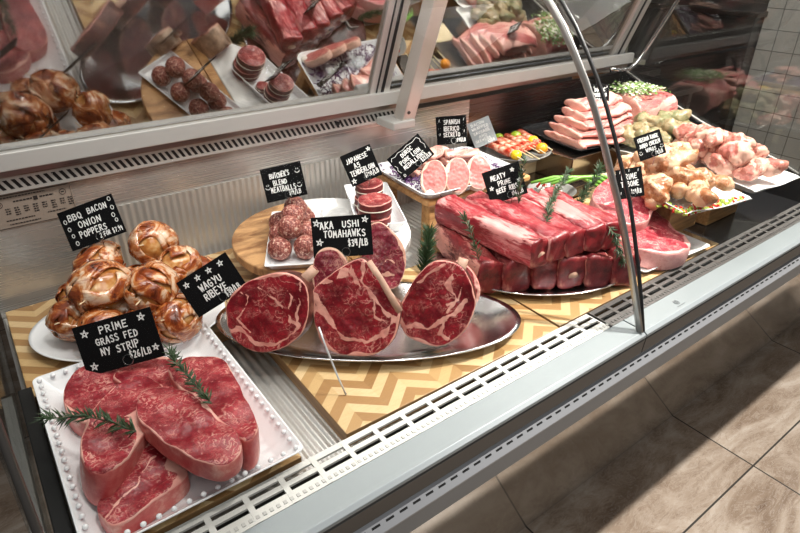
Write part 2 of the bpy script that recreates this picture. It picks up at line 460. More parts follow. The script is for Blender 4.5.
# ribbed steel deck (ribs run from front to back)
prof = []; x = X0; pr = .0165
while x < 1.27 - pr:
    for k in range(8): prof.append((x + pr * k / 8, -.031 + .0016 * math.sin(2 * math.pi * k / 8)))
    x += pr
prof += [(1.27, -.034), (1.27, -.05), (X0, -.05)]
MB().prism(prof, .597, 1.362, 'y').obj('deck_pan', brushed('ribbed steel deck', (.72, .71, .69), .34, 'y', .1, .7), case)
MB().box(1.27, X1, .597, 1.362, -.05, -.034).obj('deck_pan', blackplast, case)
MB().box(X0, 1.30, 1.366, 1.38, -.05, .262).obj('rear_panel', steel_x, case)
MB().box(1.30, X1, 1.366, 1.38, -.05, .262).obj('rear_panel', steel_dark, case)  # darker steel colour stands in for dark reflections in this stretch
rp_ = []; x = .13
while x < 1.29:
    for k in range(8): rp_.append((x + .016 * k / 8, 1.3615 - .0018 * math.sin(2 * math.pi * k / 8)))
    x += .016
rp_ += [(x, 1.3655), (.13, 1.3655)]
MB().prism(rp_, -.03, .168, 'z').obj('ribbed_rear_panel', brushed('ribbed rear steel', (.62, .60, .57), .36, 'z', .08, .5), case)
MB().box(1.33, 1.97, 1.035, 1.05, -.034, .028).box(1.33, 1.97, 1.035, 1.362, .028, .034).obj('rear_step', brushed('step steel', (.30, .27, .25), .22), case, bevel=.002)
MB().box(1.36, 2.08, .80, 1.03, -.034, -.012).obj('front_step', steel_dark, case, bevel=.002)
MB().box(X0, 1.02, 1.352, 1.368, .248, .282).obj('air_vent', slot_mat('slotted vent', .0145, .52, .55, .255, .275, 2, (.60, .58, .55)), case)
MB().box(X0, X1, 1.345, 1.40, .282, .302).obj('rail_base', brushed('rail base steel', (.36, .30, .27), .3), case, bevel=.002)
rl = MB().box(X0, X1, 1.325, 1.342, .300, .336).box(X0, X1, 1.342, 1.43, .300, .312)
rl.obj('door_rail', alu_pale, case, bevel=.002)
MB().box(X0, X1, 1.348, 1.354, .312, .333).box(X0, X1, 1.366, 1.372, .312, .336).obj('rail_track', fascia2_m, case)
MB().tube([(.80, 1.345, .268), (.80, 1.350, .268)], .006, 12, 0).obj('screw', rubber, case)

TH = R(21)   # the sliding doors lean towards the customer
def door_frame_M(x, y, z): return Matrix.Translation((x, y, z)) @ Matrix.Rotation(TH, 4, 'X')
# left door, right door: local x along, z up the door
for k, (xa, xb, yo) in enumerate([(X0, .965, 1.352), (.93, 2.07, 1.372)]):
    M = door_frame_M(0, yo, .316)
    g = MB().box(xa, xb, -.002, .002, .0, .62, 0, M).obj('sliding_door', door_glass, case)
    f = MB().box(xa, xb, -.006, .006, 0, .018, 0, M)
    if k == 0: f.box(.90, .965, -.007, .007, 0, .62, 0, M)
    else: f.box(2.005, 2.07, -.012, .012, 0, .62, 0, M)
    f.obj('door_frame', alu, g, bevel=.001)
    s = MB()
    if k == 0: s.box(.935, .943, -.010, .0, 0, .62, 0, M).box(.918, .922, -.009, .0, 0, .62, 0, M)
    else: s.box(2.03, 2.038, -.015, .0, 0, .62, 0, M)
    s.obj('door_seal', rubber, g)
M = door_frame_M(.983, 1.285, .262)
ml = MB().box(-.022, .022, -.012, .03, 0, .66, 0, M).obj('mullion', plain('pale pink grey post', (.55, .51, .47), .35, .4, .03), case, bevel=.003)
MB().box(.925, 1.0, 1.262, 1.345, .247, .268).obj('mullion_foot', alu_pale, ml, bevel=.003)
s = MB()
for zz in (.03, .045, .30, .318): MB().tube([M @ Vector((.0225, .010, zz)), M @ Vector((.0245, .010, zz))], .003, 10).obj('screw', rubber, ml)
s.tube([M @ Vector((-.008, -.0125, .035)), M @ Vector((-.008, -.0145, .035))], .005, 12)
s.obj('screw', rubber, ml)
MB().tube([(1.93, 1.30, .298), (1.99, 1.30, .288), (2.045, 1.30, .286), (2.075, 1.295, .305), (2.095, 1.28, .35), (2.12, 1.20, .55), (2.14, 1.13, .75)], .007, 12).obj('chrome_guide_rod', chrome, case, smooth=True)

# rating label on the rear panel
lab = MB().box(-.055, .140, 1.3645, 1.3662, .168, .246).obj('rating_label', plain('buff label', (.36, .285, .235), .5, 0, .04), case)
ink = MB()
def r_(x0, x1, z0, z1): ink.box(x0, x1, 1.3636, 1.3644, z0, z1)
for (a, b, z) in [(-.05, .135, .240), (-.05, .135, .170)]: r_(a, b, z, z + .0008)
r_(-.012, -.0113, .17, .24); r_(.1375, .138, .17, .24)
rr = random.Random(3)
def words(x0, x1, z, h=.0022):
    x = x0
    while x < x1:
        wd = rr.uniform(.002, .006); r_(x, min(x + wd, x1), z, z + h); x += wd + .0012
words(-.045, .09, .2345); words(.03, .065, .2235, .003); words(.078, .104, .2235, .003); r_(.0665, .0745, .220, .2285)
for k, xx in enumerate((.012, .028, .045, .062, .079, .096, .113, .128)):
    for q in range(3 + k % 2): words(xx, xx + .009, .210 - .005 * q, .0024)
words(.008, .06, .185); words(.085, .12, .187); words(.012, .07, .176)
for q in range(8): words(-.05, -.018, .228 - q * .007, .002)
for xx, zz in ((.004, .222), (.122, .226)):
    pts = [(xx + .006 * math.cos(t * math.pi / 8), 1.364, zz + .006 * math.sin(t * math.pi / 8)) for t in range(17)]
    ink.tube(pts, .0006, 5, caps=False)
    r_(xx - .003, xx + .003, zz - .001, zz + .001)
ink.obj('label_print', plain('grey brown ink', (.03, .022, .02), .6), lab)

# front: grille, sill, fascia, rails, kick panel
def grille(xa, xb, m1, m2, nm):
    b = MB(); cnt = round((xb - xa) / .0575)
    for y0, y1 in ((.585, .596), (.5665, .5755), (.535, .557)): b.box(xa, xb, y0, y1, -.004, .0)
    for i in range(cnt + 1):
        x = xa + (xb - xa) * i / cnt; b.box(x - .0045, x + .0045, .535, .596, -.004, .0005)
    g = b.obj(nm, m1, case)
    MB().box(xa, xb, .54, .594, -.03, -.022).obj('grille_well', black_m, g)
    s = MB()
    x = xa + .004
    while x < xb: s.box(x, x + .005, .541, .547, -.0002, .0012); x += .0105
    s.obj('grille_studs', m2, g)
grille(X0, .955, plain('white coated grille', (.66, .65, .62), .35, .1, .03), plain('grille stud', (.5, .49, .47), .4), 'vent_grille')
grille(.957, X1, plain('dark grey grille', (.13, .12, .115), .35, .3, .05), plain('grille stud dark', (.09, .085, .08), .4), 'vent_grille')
for xa, xb in ((X0 - .1, .9975), (1.001, 2.6)):
    MB().prism([(.536, -.001), (.486, -.001), (.478, -.006), (.4775, -.012), (.536, -.012)], xa, xb).obj('front_sill', sill_m, case, bevel=.0008)
    MB().prism([(.4775, -.012), (.4795, -.014), (.4795, -.016), (.478, -.018), (.480, -.054), (.53, -.054), (.53, -.012)], xa, xb).obj('fascia', fascia_m, case)
MB().box(X0 - .1, 2.7, .487, .52, -.064, -.05).obj('shadow_gap', black_m, case)
MB().prism([(.487, -.062), (.469, -.080), (.469, -.083), (.53, -.083), (.53, -.062)], X0 - .1, 2.7).obj(
    'bumper_rail', slot_mat('slotted rail', .026, .58, 0, -.0722, -.0695, 2, (.33, .34, .36)), case)
MB().prism([(.469, -.083), (.469, -.121), (.474, -.124), (.53, -.124), (.53, -.083)], X0 - .1, 2.7).obj('lower_rail', fascia2_m, case)
kick = NM('polished brown kick panel'); kf = kick.noise(kick.coord((2, 40, 40)), 1, 3)
kick.p(Base_Color=(.46, .42, .36, 1), Metallic=.5, Roughness=.05)
MB().prism([(.478, -.124), (.692, FLOOR + .001), (.72, FLOOR + .001), (.72, -.124)], X0 - .3, 2.95).obj('kick_panel', kick.m, case)
# small emblem on the sill
em = MB(); ex, ey = 1.155, .507
em.tube([(ex + .006 * math.cos(t * math.pi / 8), ey + .007 * math.sin(t * math.pi / 8), .0002) for t in range(17)], .0008, 5)
em.tube([(ex, ey - .004, .0002), (ex, ey + .004, .0002)], .0008, 5); em.tube([(ex - .014, ey - .012, .0002), (ex + .014, ey - .012, .0002)], .0006, 5)
em.obj('emblem', plain('emblem grey', (.22, .24, .25), .5), case)

# curved front glass
GP = [(.489, .0), (.513, .065), (.538, .125), (.567, .19), (.594, .246), (.623, .30), (.653, .358), (.685, .414), (.717, .463), (.751, .508), (.79, .556), (.835, .60), (.89, .645), (.96, .69), (1.04, .72)]
def glass_pane(xa, xb, nm, m):
    V = []; F = []
    for (y, z) in GP:
        V += [(xa, y, z), (xb, y, z)]
    for i in range(len(GP) - 1): F.append((2 * i, 2 * i + 1, 2 * i + 3, 2 * i + 2))
    o = MB().add(V, F).obj(nm, m, case, smooth=True)
    md = o.modifiers.new('solid', 'SOLIDIFY'); md.thickness = .005; return o
g1 = glass_pane(X0 + .004, .983, 'curved_front_glass', front_glass)
g2 = glass_pane(1.002, X1 - .01, 'curved_front_glass', front_glass)
V = [];
st = MB()
for (y, z), (y2, z2) in zip(GP, GP[1:]):
    pass
st.tube([(.988, y, z) for y, z in GP], .0085, 12, flat=.45); st.obj('glass_edge_trim', plain('satin steel trim', (.42, .41, .39), .33, .9, .03), g1, smooth=True)
MB().tube([(.997 + .024 * min(1, i / 4), y - .002 - .004 * i / len(GP), z) for i, (y, z) in enumerate(GP)], .0042, 8).obj('glass_edge_seal', rubber, g2, smooth=True)

# ends of the case
ck = [(.50, -.05), (.661, .050), (.73, .075), (.924, .118), (1.017, .142), (1.281, .236), (1.42, .29), (1.42, -.05)]
e = MB().prism(ck, X1, X1 + .03).obj('end_cheek', blackplast, case, bevel=.003)
MB().tube([(X1 + .004, y, z + .003) for y, z in ck[1:7]], .004, 8).obj('cheek_trim', steel_x, e, smooth=True)
MB().tube([(X1 - .003, 1.21, .185), (X1 + .001, 1.21, .185)], .007, 14).obj('screw', chrome, e, smooth=True)
MB().prism([(1.19, .02), (1.215, .02), (1.335, .235), (1.31, .235)], X1 - .012, X1).obj('support_bracket', steel_dark, e, bevel=.002)
MB().prism([(.55, .03)] + [(y, z + .004) for y, z in ck[1:7]] + [(1.36, .80), (1.04, .72), (.96, .69), (.89, .645), (.79, .556), (.70, .44), (.60, .26)], X1 + .012, X1 + .018).obj('end_glass', end_glass_m, case)
lg = [(.495, .0), (1.36, .0), (1.30, .35), (1.15, .72), (1.04, .72)] + [(y + .004, z) for y, z in GP[::-1][1:-1]]
MB().prism(lg, X0 - .012, X0 - .006).obj('end_glass', end_glass_m, case)
MB().box(X0 - .004, X0 + .018, .54, 1.03, -.02, .004).obj('end_frame', plain('dark grey frame', (.03, .03, .03), .3, .5), case, bevel=.002)
MB().tube([(X0 - .004, y, z) for y, z in GP[:12]], .005, 8).obj('end_glass_seal', plain('grey seal', (.12, .11, .10), .3, .6), case, smooth=True)
MB().box(X0 - .030, X0 - .014, .54, 1.03, -.03, -.002).obj('end_trim', alu, case, bevel=.001)
# light canopy over the case
MB().prism([(.86, .815), (1.30, .86), (1.30, .90), (.86, .85)], X0, X1).obj('light_canopy', alu, case)

# ------------------------------------------------------------------ back room behind the doors
ct = empty('rear_counter', 'dim work counter of the staff behind the sliding doors', 'counter', (1.8, 2.25, FLOOR))
MB().box(-1.8, 1.6, -.3, .35, .86, .90).obj('worktop', steel_dark, ct, bevel=.003)
MB().box(-1.78, 1.58, -.28, .33, .0, .86).obj('base', plain('grey counter base', (.09, .085, .08), .5), ct)
tub = empty('food_tub', 'brown round food tub with a whitish lid seen through the right rear door', 'tub', (2.24, 1.60, .10))
MB().lathe([(.06, 0), (.072, .004), (.085, .12), (.087, .125)], 40).obj('body', plain('tan tub', (.40, .22, .12), .4), tub, smooth=True)
MB().lathe([(.089, .122), (.092, .126), (.092, .138), (.086, .142), (.02, .145)], 40).obj('lid', plain('lid', (.62, .58, .53), .4), tub, smooth=True)
shelf = MB().box(1.6, 2.9, 1.43, 1.82, .075, .10).obj('rear_shelf', steel_dark, bevel=.003); tag(shelf, 'steel service shelf behind the right rear door carrying the tub', 'shelf')
cbd = MB().box(-.24, .24, -.09, .09, 0, .025).obj('cutting_board', plain('orange board', (.62, .27, .12), .5), None, bevel=.004, loc=(1.88, 1.56, .1005)); tag(cbd, 'orange cutting board lying on the steel shelf behind the right rear door', 'cutting board')
lg2 = MB()
for xx in (1.65, 2.85):
    for yy in (1.47, 1.78): MB().box(xx - .015, xx + .015, yy - .015, yy + .015, FLOOR, .075).obj('support', steel_dark, shelf)

# ------------------------------------------------------------------ boards
def board(name, label, x0, x1, y0, y1, rot=0, th=.03, grp=None):
    w_, d_ = x1 - x0, y1 - y0
    o = MB().box(-w_ / 2, w_ / 2, -d_ / 2, d_ / 2, -th, 0, 0)
    ob = o.obj(name, [chevron, edge_wood], None, bevel=.0015, loc=((x0 + x1) / 2, (y0 + y1) / 2, 0), rot=(0, 0, rot))
    for p in ob.data.polygons:
        if abs(p.normal.z) < .5: p.material_index = 1
    return tag(ob, label, 'board', grp)
board('chevron_board', 'chevron parquet board under the bacon onion poppers at the back left', -.05, .60, 1.0, 1.335)
board('chevron_board', 'chevron parquet board under the white beaded square tray', -.037, .268, .605, .992)
board('chevron_board', 'chevron parquet board under the oval steel platter of tomahawks', .352, .868, .600, .985, R(-.8))
board('chevron_board', 'chevron parquet board under the beef ribs and the front right grille', .872, 1.52, .600, 1.03)

# ------------------------------------------------------------------ price cards
G = {  # hand lettering on a 4 x 6 grid
'A': '0,0 1.8,6 2.2,6 4,0|.7,2.2 3.3,2.2', 'B': '0,0 0,6 2.6,6 3.4,5 3,3.6 0,3.2|3,3.4 4,2 3.4,.4 0,0', 'C': '3.8,5 2.6,6 1,5.6 0,3.5 .3,1 1.6,0 3.8,.8',
'D': '.2,0 .2,6 2.4,5.6 4,3.6 3.4,1 .2,0', 'E': '3.8,6 .3,6 .2,0 3.9,.1|.2,3.1 3,3.2', 'F': '3.8,6 .3,6 .2,0|.2,3.1 3,3.2',
'G': '3.8,5 2.4,6 .8,5.4 0,3 .8,.5 2.4,0 3.8,.8 3.8,2.8 2.2,2.8', 'H': '.2,0 .2,6|3.8,0 3.8,6|.2,3 3.8,3.2', 'I': '2,0 2,6', 'J': '3,6 3,1.2 2,0 .6,.8',
'K': '.2,0 .2,6|3.6,6 .4,2.8 3.8,0', 'L': '.3,6 .2,0 3.6,.1', 'M': '0,0 .6,6 2,2 3.4,6 4,0', 'N': '.2,0 .2,6 3.8,0 3.8,6', 'O': '2,6 .4,5 0,3 .6,.8 2,0 3.5,.9 4,3 3.4,5.2 2,6',
'P': '.2,0 .2,6 2.8,6 3.8,4.8 3,3.2 .3,2.8', 'Q': '2,6 .4,5 0,3 .6,.8 2,0 3.5,.9 4,3 3.4,5.2 2,6|2.6,1.6 4.2,-.6', 'R': '.2,0 .2,6 2.8,6 3.6,4.8 2.9,3.4 .3,3|1.6,3 3.9,0',
'S': '3.7,5.2 2.4,6 .6,5.2 .8,3.8 3.2,2.6 3.8,1.2 2.2,0 .2,.6', 'T': '0,6 4,6|2,6 2,0', 'U': '.2,6 .3,1.4 2,0 3.6,1.2 3.8,6', 'V': '0,6 2,0 4,6', 'W': '0,6 1,0 2,4 3.1,0 4.2,6',
'X': '0,0 4,6|0,6 4,0', 'Y': '0,6 2,3.2|4,6 1.6,0', 'Z': '.2,6 3.8,6 .2,0 3.9,0', '1': '1,4.8 2,6 2,0', '2': '.3,4.8 1.8,6 3.6,5 3,3 .2,0 3.9,.1', '3': '.4,5.6 2.8,6 3.4,4.6 1.6,3.3 3.6,2 2.8,.2 .2,.3',
'4': '.6,6 .2,2.6 3.8,2.8|3.2,6 3,0', '5': '3.6,6 .6,6 .5,3.6 3,3.8 3.6,2 2.4,0 .2,.4', '6': '3.2,6 .8,4 .2,1.6 1.8,0 3.6,1.2 2.8,3 .5,2.2', '7': '.2,6 3.8,6 1.4,0',
'8': '2,3.2 .5,4.6 2,6 3.4,4.8 .4,1.4 2,0 3.6,1.4 2,3.2', '9': '3.6,4.6 2,6 .4,4.8 1.4,3.2 3.6,4.4 3,0', '0': '2,6 .3,4.8 .2,1.4 2,0 3.6,1.2 3.7,4.8 2,6',
'$': '3.5,5 2.2,5.7 .7,4.9 1,3.6 3,2.6 3.5,1.4 2,.4 .4,1|2,6.8 2,-.6', '/': '1,-1.4 3.4,7.4', "'": '2,6.6 1.6,5', '.': '1.8,.0 2.2,.3', '-': '.8,3 3.2,3'}
def stroke(mb, pts, wd, z):
    for (a, b) in zip(pts, pts[1:]):
        a = Vector(a); b = Vector(b); d = b - a
        if d.length < 1e-6: continue
        d.normalize(); n = Vector((-d.y, d.x)) * wd / 2; a = a - d * wd * .3; b = b + d * wd * .3
        mb.add([(a.x + n.x, a.y + n.y, z), (a.x - n.x, a.y - n.y, z), (b.x - n.x, b.y - n.y, z), (b.x + n.x, b.y + n.y, z)], [(0, 1, 2, 3)])
def write(mb, s, cx, cy, hgt, width=None, wd=None, z=.0013, rise=0.0, jr=None):
    wd = wd or hgt * .15; u = hgt / 6
    adv = [(2.6 if c in "I'.1" else 5.6) if c != ' ' else 5 for c in s]; tot = sum(adv) * u
    sx = min(1.25, width / tot) if width else 1.0
    x = cx - tot * sx / 2
    for c, a in zip(s, adv):
        if c in G:
            jy = jr.uniform(-.4, .4) * u; js = jr.uniform(.92, 1.08); sk = jr.uniform(-.05, .08)
            sh = -1.0 if c in "I'.1" else .5
            for st_ in G[c].split('|'):
                pts = [tuple(map(float, q.split(','))) for q in st_.split()]
                pts = [(x + (px_ + sh + sk * py_) * u * sx * .95, cy - hgt / 2 + jy + py_ * u * js + rise * (x - cx)) for px_, py_ in pts]
                stroke(mb, pts, wd, z)
        x += a * u * sx
def deco(mb, kind, x, y, s, z=.0013, wd=.001):
    if kind == 'star':
        pts = [(x + s * math.sin(4 * math.pi * i / 5 + .2), y + s * math.cos(4 * math.pi * i / 5 + .2)) for i in range(6)]
    elif kind == 'ring': pts = [(x + s * .75 * math.cos(t * math.pi / 5), y + s * math.sin(t * math.pi / 5)) for t in range(11)]
    elif kind == 'smile':
        stroke(mb, [(x + s * math.cos(t), y + s * math.sin(t)) for t in (3.3, 3.9, 4.7, 5.5, 6.1)], wd, z)
        stroke(mb, [(x - s * .4, y + s * .5), (x - s * .35, y + s * .9)], wd, z); pts = [(x + s * .4, y + s * .5), (x + s * .35, y + s * .9)]
    elif kind == 'tick': pts = [(x, y - s), (x + s * .3, y + s), (x + s * .7, y - s * .4)]
    elif kind == 'dash': pts = [(x, y - s * .6), (x + s * .3, y + s * .6)]
    stroke(mb, pts, wd, z)
card_black = plain('chalkboard black', (.005, .005, .0055), .8, 0, .2, spec=.08)
card_glare = plain('glare grey board', (.30, .33, .35), .3, 0, .08)  # pale grey colour stands in for glare on a chalk card
chalk = plain('white chalk ink', (.85, .85, .84), .7, 0, .02)
wire = plain('clip wire', (.55, .55, .53), .25, 1.0)
def card(label, c, w_, h_, roll, lines, decos, price=None, pin=.09, m=None, yaw=None, border=None, ring=(.55, .12)):
    """c = centre of the card; the face looks towards the customer, leaning back"""
    n = Vector((-.53, -.70, .38)).normalized(); xr = Vector((0, 0, 1)).cross(n).normalized(); up = n.cross(xr)
    e = empty('price_card', label, 'price card', group='chalk price cards')
    Mx = Matrix((xr, up, n)).transposed().to_4x4() @ Matrix.Rotation(R(roll), 4, 'Z')
    Mx.translation = c; e.matrix_world = Mx
    MB().box(-w_ / 2, w_ / 2, -h_ / 2, h_ / 2, -.001, .001).obj('board', m or card_black, e, bevel=.0005)
    t = MB(); jr = random.Random(sum(map(ord, label)))
    for (s, u, v, hh, ww) in lines: write(t, s, (u - .5) * w_, (v - .5) * h_, hh * h_, ww * w_ if ww else None, jr=jr, wd=hh * h_ * .17)
    for (k, u, v, s) in decos: deco(t, k, (u - .5) * w_, (v - .5) * h_, s * h_, wd=h_ * .016)
    if border: stroke(t, [((u - .5) * w_, (v - .5) * h_) for u, v in border[0]], .0009, .0013)
    if border and len(border) > 1: stroke(t, [((u - .5) * w_, (v - .5) * h_) for u, v in border[1]], .0009, .0013)
    t.obj('chalk_lettering', chalk, e)
    rx, ry = (ring[0] - .5) * w_, (ring[1] - .5) * h_
    cl = MB(); r0 = h_ * .10
    cl.tube([(rx + r0 * math.cos(q * math.pi / 12), ry + r0 * math.sin(q * math.pi / 12), .0025) for q in range(25)], .0007, 6, caps=False)
    inv = Mx.to_3x3().inverted(); dn = inv @ Vector((0, 0, -1))
    a = Vector((rx, ry - r0, .002)); cl.tube([a, a + Vector((0, -.004, -.003)), a + dn * (pin + .001) + Vector((0, 0, -.003))], .0009, 6)
    cl.obj('clip_ring', wire, e)
    return e
card('black chalk card BBQ BACON ONION POPPERS above the bacon wrapped onions', (.144, 1.22, .201), .118, .081, 20.5,
     [('BBQ', .27, .78, .15, .26), ('BACON', .68, .80, .14, .36), ('ONION', .48, .54, .15, .42), ('POPPERS', .48, .31, .15, .5), ('2 FOR $7.99', .76, .14, .11, .42)],
     [('ring', .08, .72, .05), ('ring', .10, .52, .05), ('ring', .12, .34, .045), ('ring', .14, .14, .05), ('ring', .93, .9, .05), ('ring', .93, .68, .05), ('ring', .90, .50, .05), ('ring', .92, .36, .045)], pin=.03)
card('black chalk card WAGYU RIBEYE with four stars beside the poppers', (.285, .97, .127), .112, .078, 32.6,
     [('WAGYU', .50, .57, .17, .44), ('RIBEYE', .50, .33, .17, .46), ('$30/LB', .76, .14, .15, .30)],
     [('star', .13, .82, .08), ('star', .36, .83, .08), ('star', .59, .84, .08), ('star', .82, .84, .08)], pin=.10)
card('large black chalk card PRIME GRASS FED NY STRIP at the white tray', (.101, .93, .098), .140, .088, 16.1,
     [('PRIME', .50, .82, .14, .38), ('GRASS FED', .50, .60, .13, .54), ('NY STRIP', .50, .39, .14, .5), ('$26/LB', .72, .20, .13, .28)],
     [('star', .13, .82, .08), ('star', .86, .86, .08), ('star', .12, .16, .08), ('star', .92, .22, .07)], pin=.05)
card('black chalk card BUTCHERS BLEND MEATBALLS with smiles over the meatballs', (.526, 1.13, .23), .092, .075, 12.9,
     [("BUTCHER'S", .44, .74, .14, .5), ('BLEND', .42, .52, .14, .34), ('MEATBALLS', .47, .32, .14, .62), ('$19/LB', .72, .15, .12, .3)],
     [('smile', .88, .76, .07), ('smile', .10, .44, .07), ('smile', .86, .34, .07)], pin=.035)
card('black chalk card AKA USHI TOMAHAWKS $34 above the big rib steaks', (.551, .93, .169), .123, .084, 4.4,
     [('AKA', .26, .78, .17, .24), ('USHI', .66, .80, .16, .30), ('TOMAHAWKS', .55, .57, .16, .72), ('$34/LB', .76, .33, .16, .34)],
     [('star', .09, .85, .09), ('star', .90, .88, .08), ('star', .12, .38, .09)], pin=.05)
card('black chalk card JAPANESE A5 TENDERLOIN tilted over the filets', (.744, 1.15, .218), .080, .080, 23.7,
     [('JAPANESE', .46, .76, .14, .72), ('A5', .40, .56, .14, .22), ('TENDERLOIN', .50, .36, .14, .8), ('$190/LB', .72, .18, .13, .46)],
     [('star', .90, .88, .07), ('star', .12, .14, .08)], pin=.02)
card('black chalk card DUROC PORK LOIN MEDALLIONS with a wavy border, most tilted', (.913, 1.17, .202), .106, .070, 40.2,
     [('DUROC', .50, .74, .15, .36), ('PORK LOIN', .50, .52, .15, .62), ('MEDALLIONS', .52, .32, .15, .66), ('$23/LB', .80, .14, .14, .3)],
     [('ring', .1, .1, .05)], pin=.04, border=([(.05, .80), (.10, .90), (.2, .86), (.3, .92), (.45, .88), (.6, .92), (.75, .88), (.9, .93), (.95, .8), (.92, .7), (.96, .55), (.93, .4)], [(.05, .6), (.08, .5), (.04, .4), (.07, .25)]))
card('black chalk card SPANISH IBERICO SECRETO standing behind the pork tray', (1.143, 1.27, .212), .090, .082, 4.7,
     [('SPANISH', .52, .78, .15, .54), ('IBERICO', .50, .55, .15, .52), ('SECRETO', .50, .34, .15, .56), ('$41/LB', .80, .14, .12, .3)],
     [('dash', .1, .85, .07), ('dash', .9, .85, .07), ('dash', .1, .36, .07), ('dash', .9, .44, .07)], pin=.04)
card('glare grey chalk card right of the Iberico card by the skewers', (1.299, 1.30, .172), .075, .082, 22.4,
     [('BACON', .45, .86, .1, .6), ('WRAPPED', .5, .70, .11, .75), ('SAUSAGE', .5, .53, .11, .75), ('AND', .5, .37, .1, .8), ('SKEWERS', .45, .22, .1, .7), ('$12/LB', .75, .1, .1, .3)],
     [], pin=.04, m=card_glare)
card('black chalk card MEATY PRIME BEEF RIBS stuck on the rib pile', (.989, .90, .196), .092, .079, 18.9,
     [('MEATY', .38, .74, .14, .42), ('PRIME', .50, .53, .13, .36), ('BEEF RIBS', .52, .33, .14, .58), ('$16/LB', .75, .14, .12, .32)],
     [('star', .78, .82, .07), ('star', .13, .46, .07), ('star', .88, .46, .07)], pin=.02)
card('black chalk card for the pork crown at the back, behind the glass joint', (1.674, 1.15, .257), .060, .090, .6,
     [('DUROC', .5, .8, .12, .6), ('PORK RIB', .5, .62, .12, .75), ('ROAST', .5, .44, .12, .6), ('$18/LB', .6, .2, .1, .5)], [('dash', .15, .9, .05), ('dash', .85, .9, .05)], pin=.02)
card('black chalk card PRIME T-BONE in front of the rosemary', (1.218, 0.715, 0.203), .062, .070, 9.9,
     [('PRIME', .5, .72, .17, .62), ('T-BONE', .5, .48, .17, .7), ('$29/LB', .7, .2, .13, .4)], [('dash', .15, .9, .06), ('dash', .5, .92, .06), ('dash', .85, .9, .06), ('dash', .1, .2, .06), ('dash', .35, .14, .06)], pin=.06)
card('black chalk card FREEDOM JUMBO CHICKEN WINGS over the chicken pieces', (1.313, 0.740, 0.271), .066, .060, 19.7,
     [('FREEDOM RANGE', .5, .80, .15, .78), ('JUMBO CHICKEN', .5, .56, .15, .8), ('WINGS', .5, .34, .14, .4), ('$9/LB', .75, .14, .13, .3)], [('smile', .1, .3, .07), ('smile', .9, .34, .07)], pin=.02)

# ------------------------------------------------------------------ rosemary and herbs
rose_leaf = NM('rosemary leaf'); rf = rose_leaf.noise(rose_leaf.coord(), 60, 2)
rose_leaf.p(Base_Color=rose_leaf.mix(rf, (.014, .036, .014), (.05, .095, .035)), Roughness=.5)
rose_leaf = rose_leaf.m; stem_m = plain('rosemary stem', (.12, .08, .045), .6)
def rosemary(label, path, nl=.022, dens=420, seed=0, name='rosemary_sprig', grp='rosemary sprigs', side=None):
    """path: world points of the stem"""
    rg = random.Random(seed); base = Vector(path[0]); P = [Vector(p) - base for p in path]
    e = empty(name, label, 'herb', base, group=grp)
    MB().tube(P, [.0013] * (len(P) - 1) + [.0006], 6).obj('stem', stem_m, e, smooth=True)
    mb = MB()
    for a, b in zip(P, P[1:]):
        L = (b - a).length; t = (b - a).normalized()
        u = t.cross(Vector((.3, .2, 1))).normalized(); v = t.cross(u)
        for i in range(max(3, int(L * dens))):
            p = a.lerp(b, rg.random()); th = rg.uniform(0, 2 * math.pi)
            d = (u * math.cos(th) + v * math.sin(th) + t * rg.uniform(.6, 1.3)).normalized()
            ln = nl * rg.uniform(.65, 1.1); s_ = d.cross(Vector((rg.uniform(-1, 1), rg.uniform(-1, 1), 1))).normalized() * .0015
            q = s_.cross(d).normalized() * .0005
            tip = p + d * ln + Vector((0, 0, rg.uniform(-.002, .003)))
            m1 = p + d * ln * .5 + q * 3
            mb.add([p - s_ * .6, p + s_ * .6, m1 + s_, m1 - s_, tip, p + q * 2, m1 + q * 2], [(0, 1, 2, 3), (3, 2, 4), (0, 3, 6, 5), (1, 5, 6, 2), (3, 4, 6), (2, 6, 4)])
    mb.obj('needles', rose_leaf, e); return e

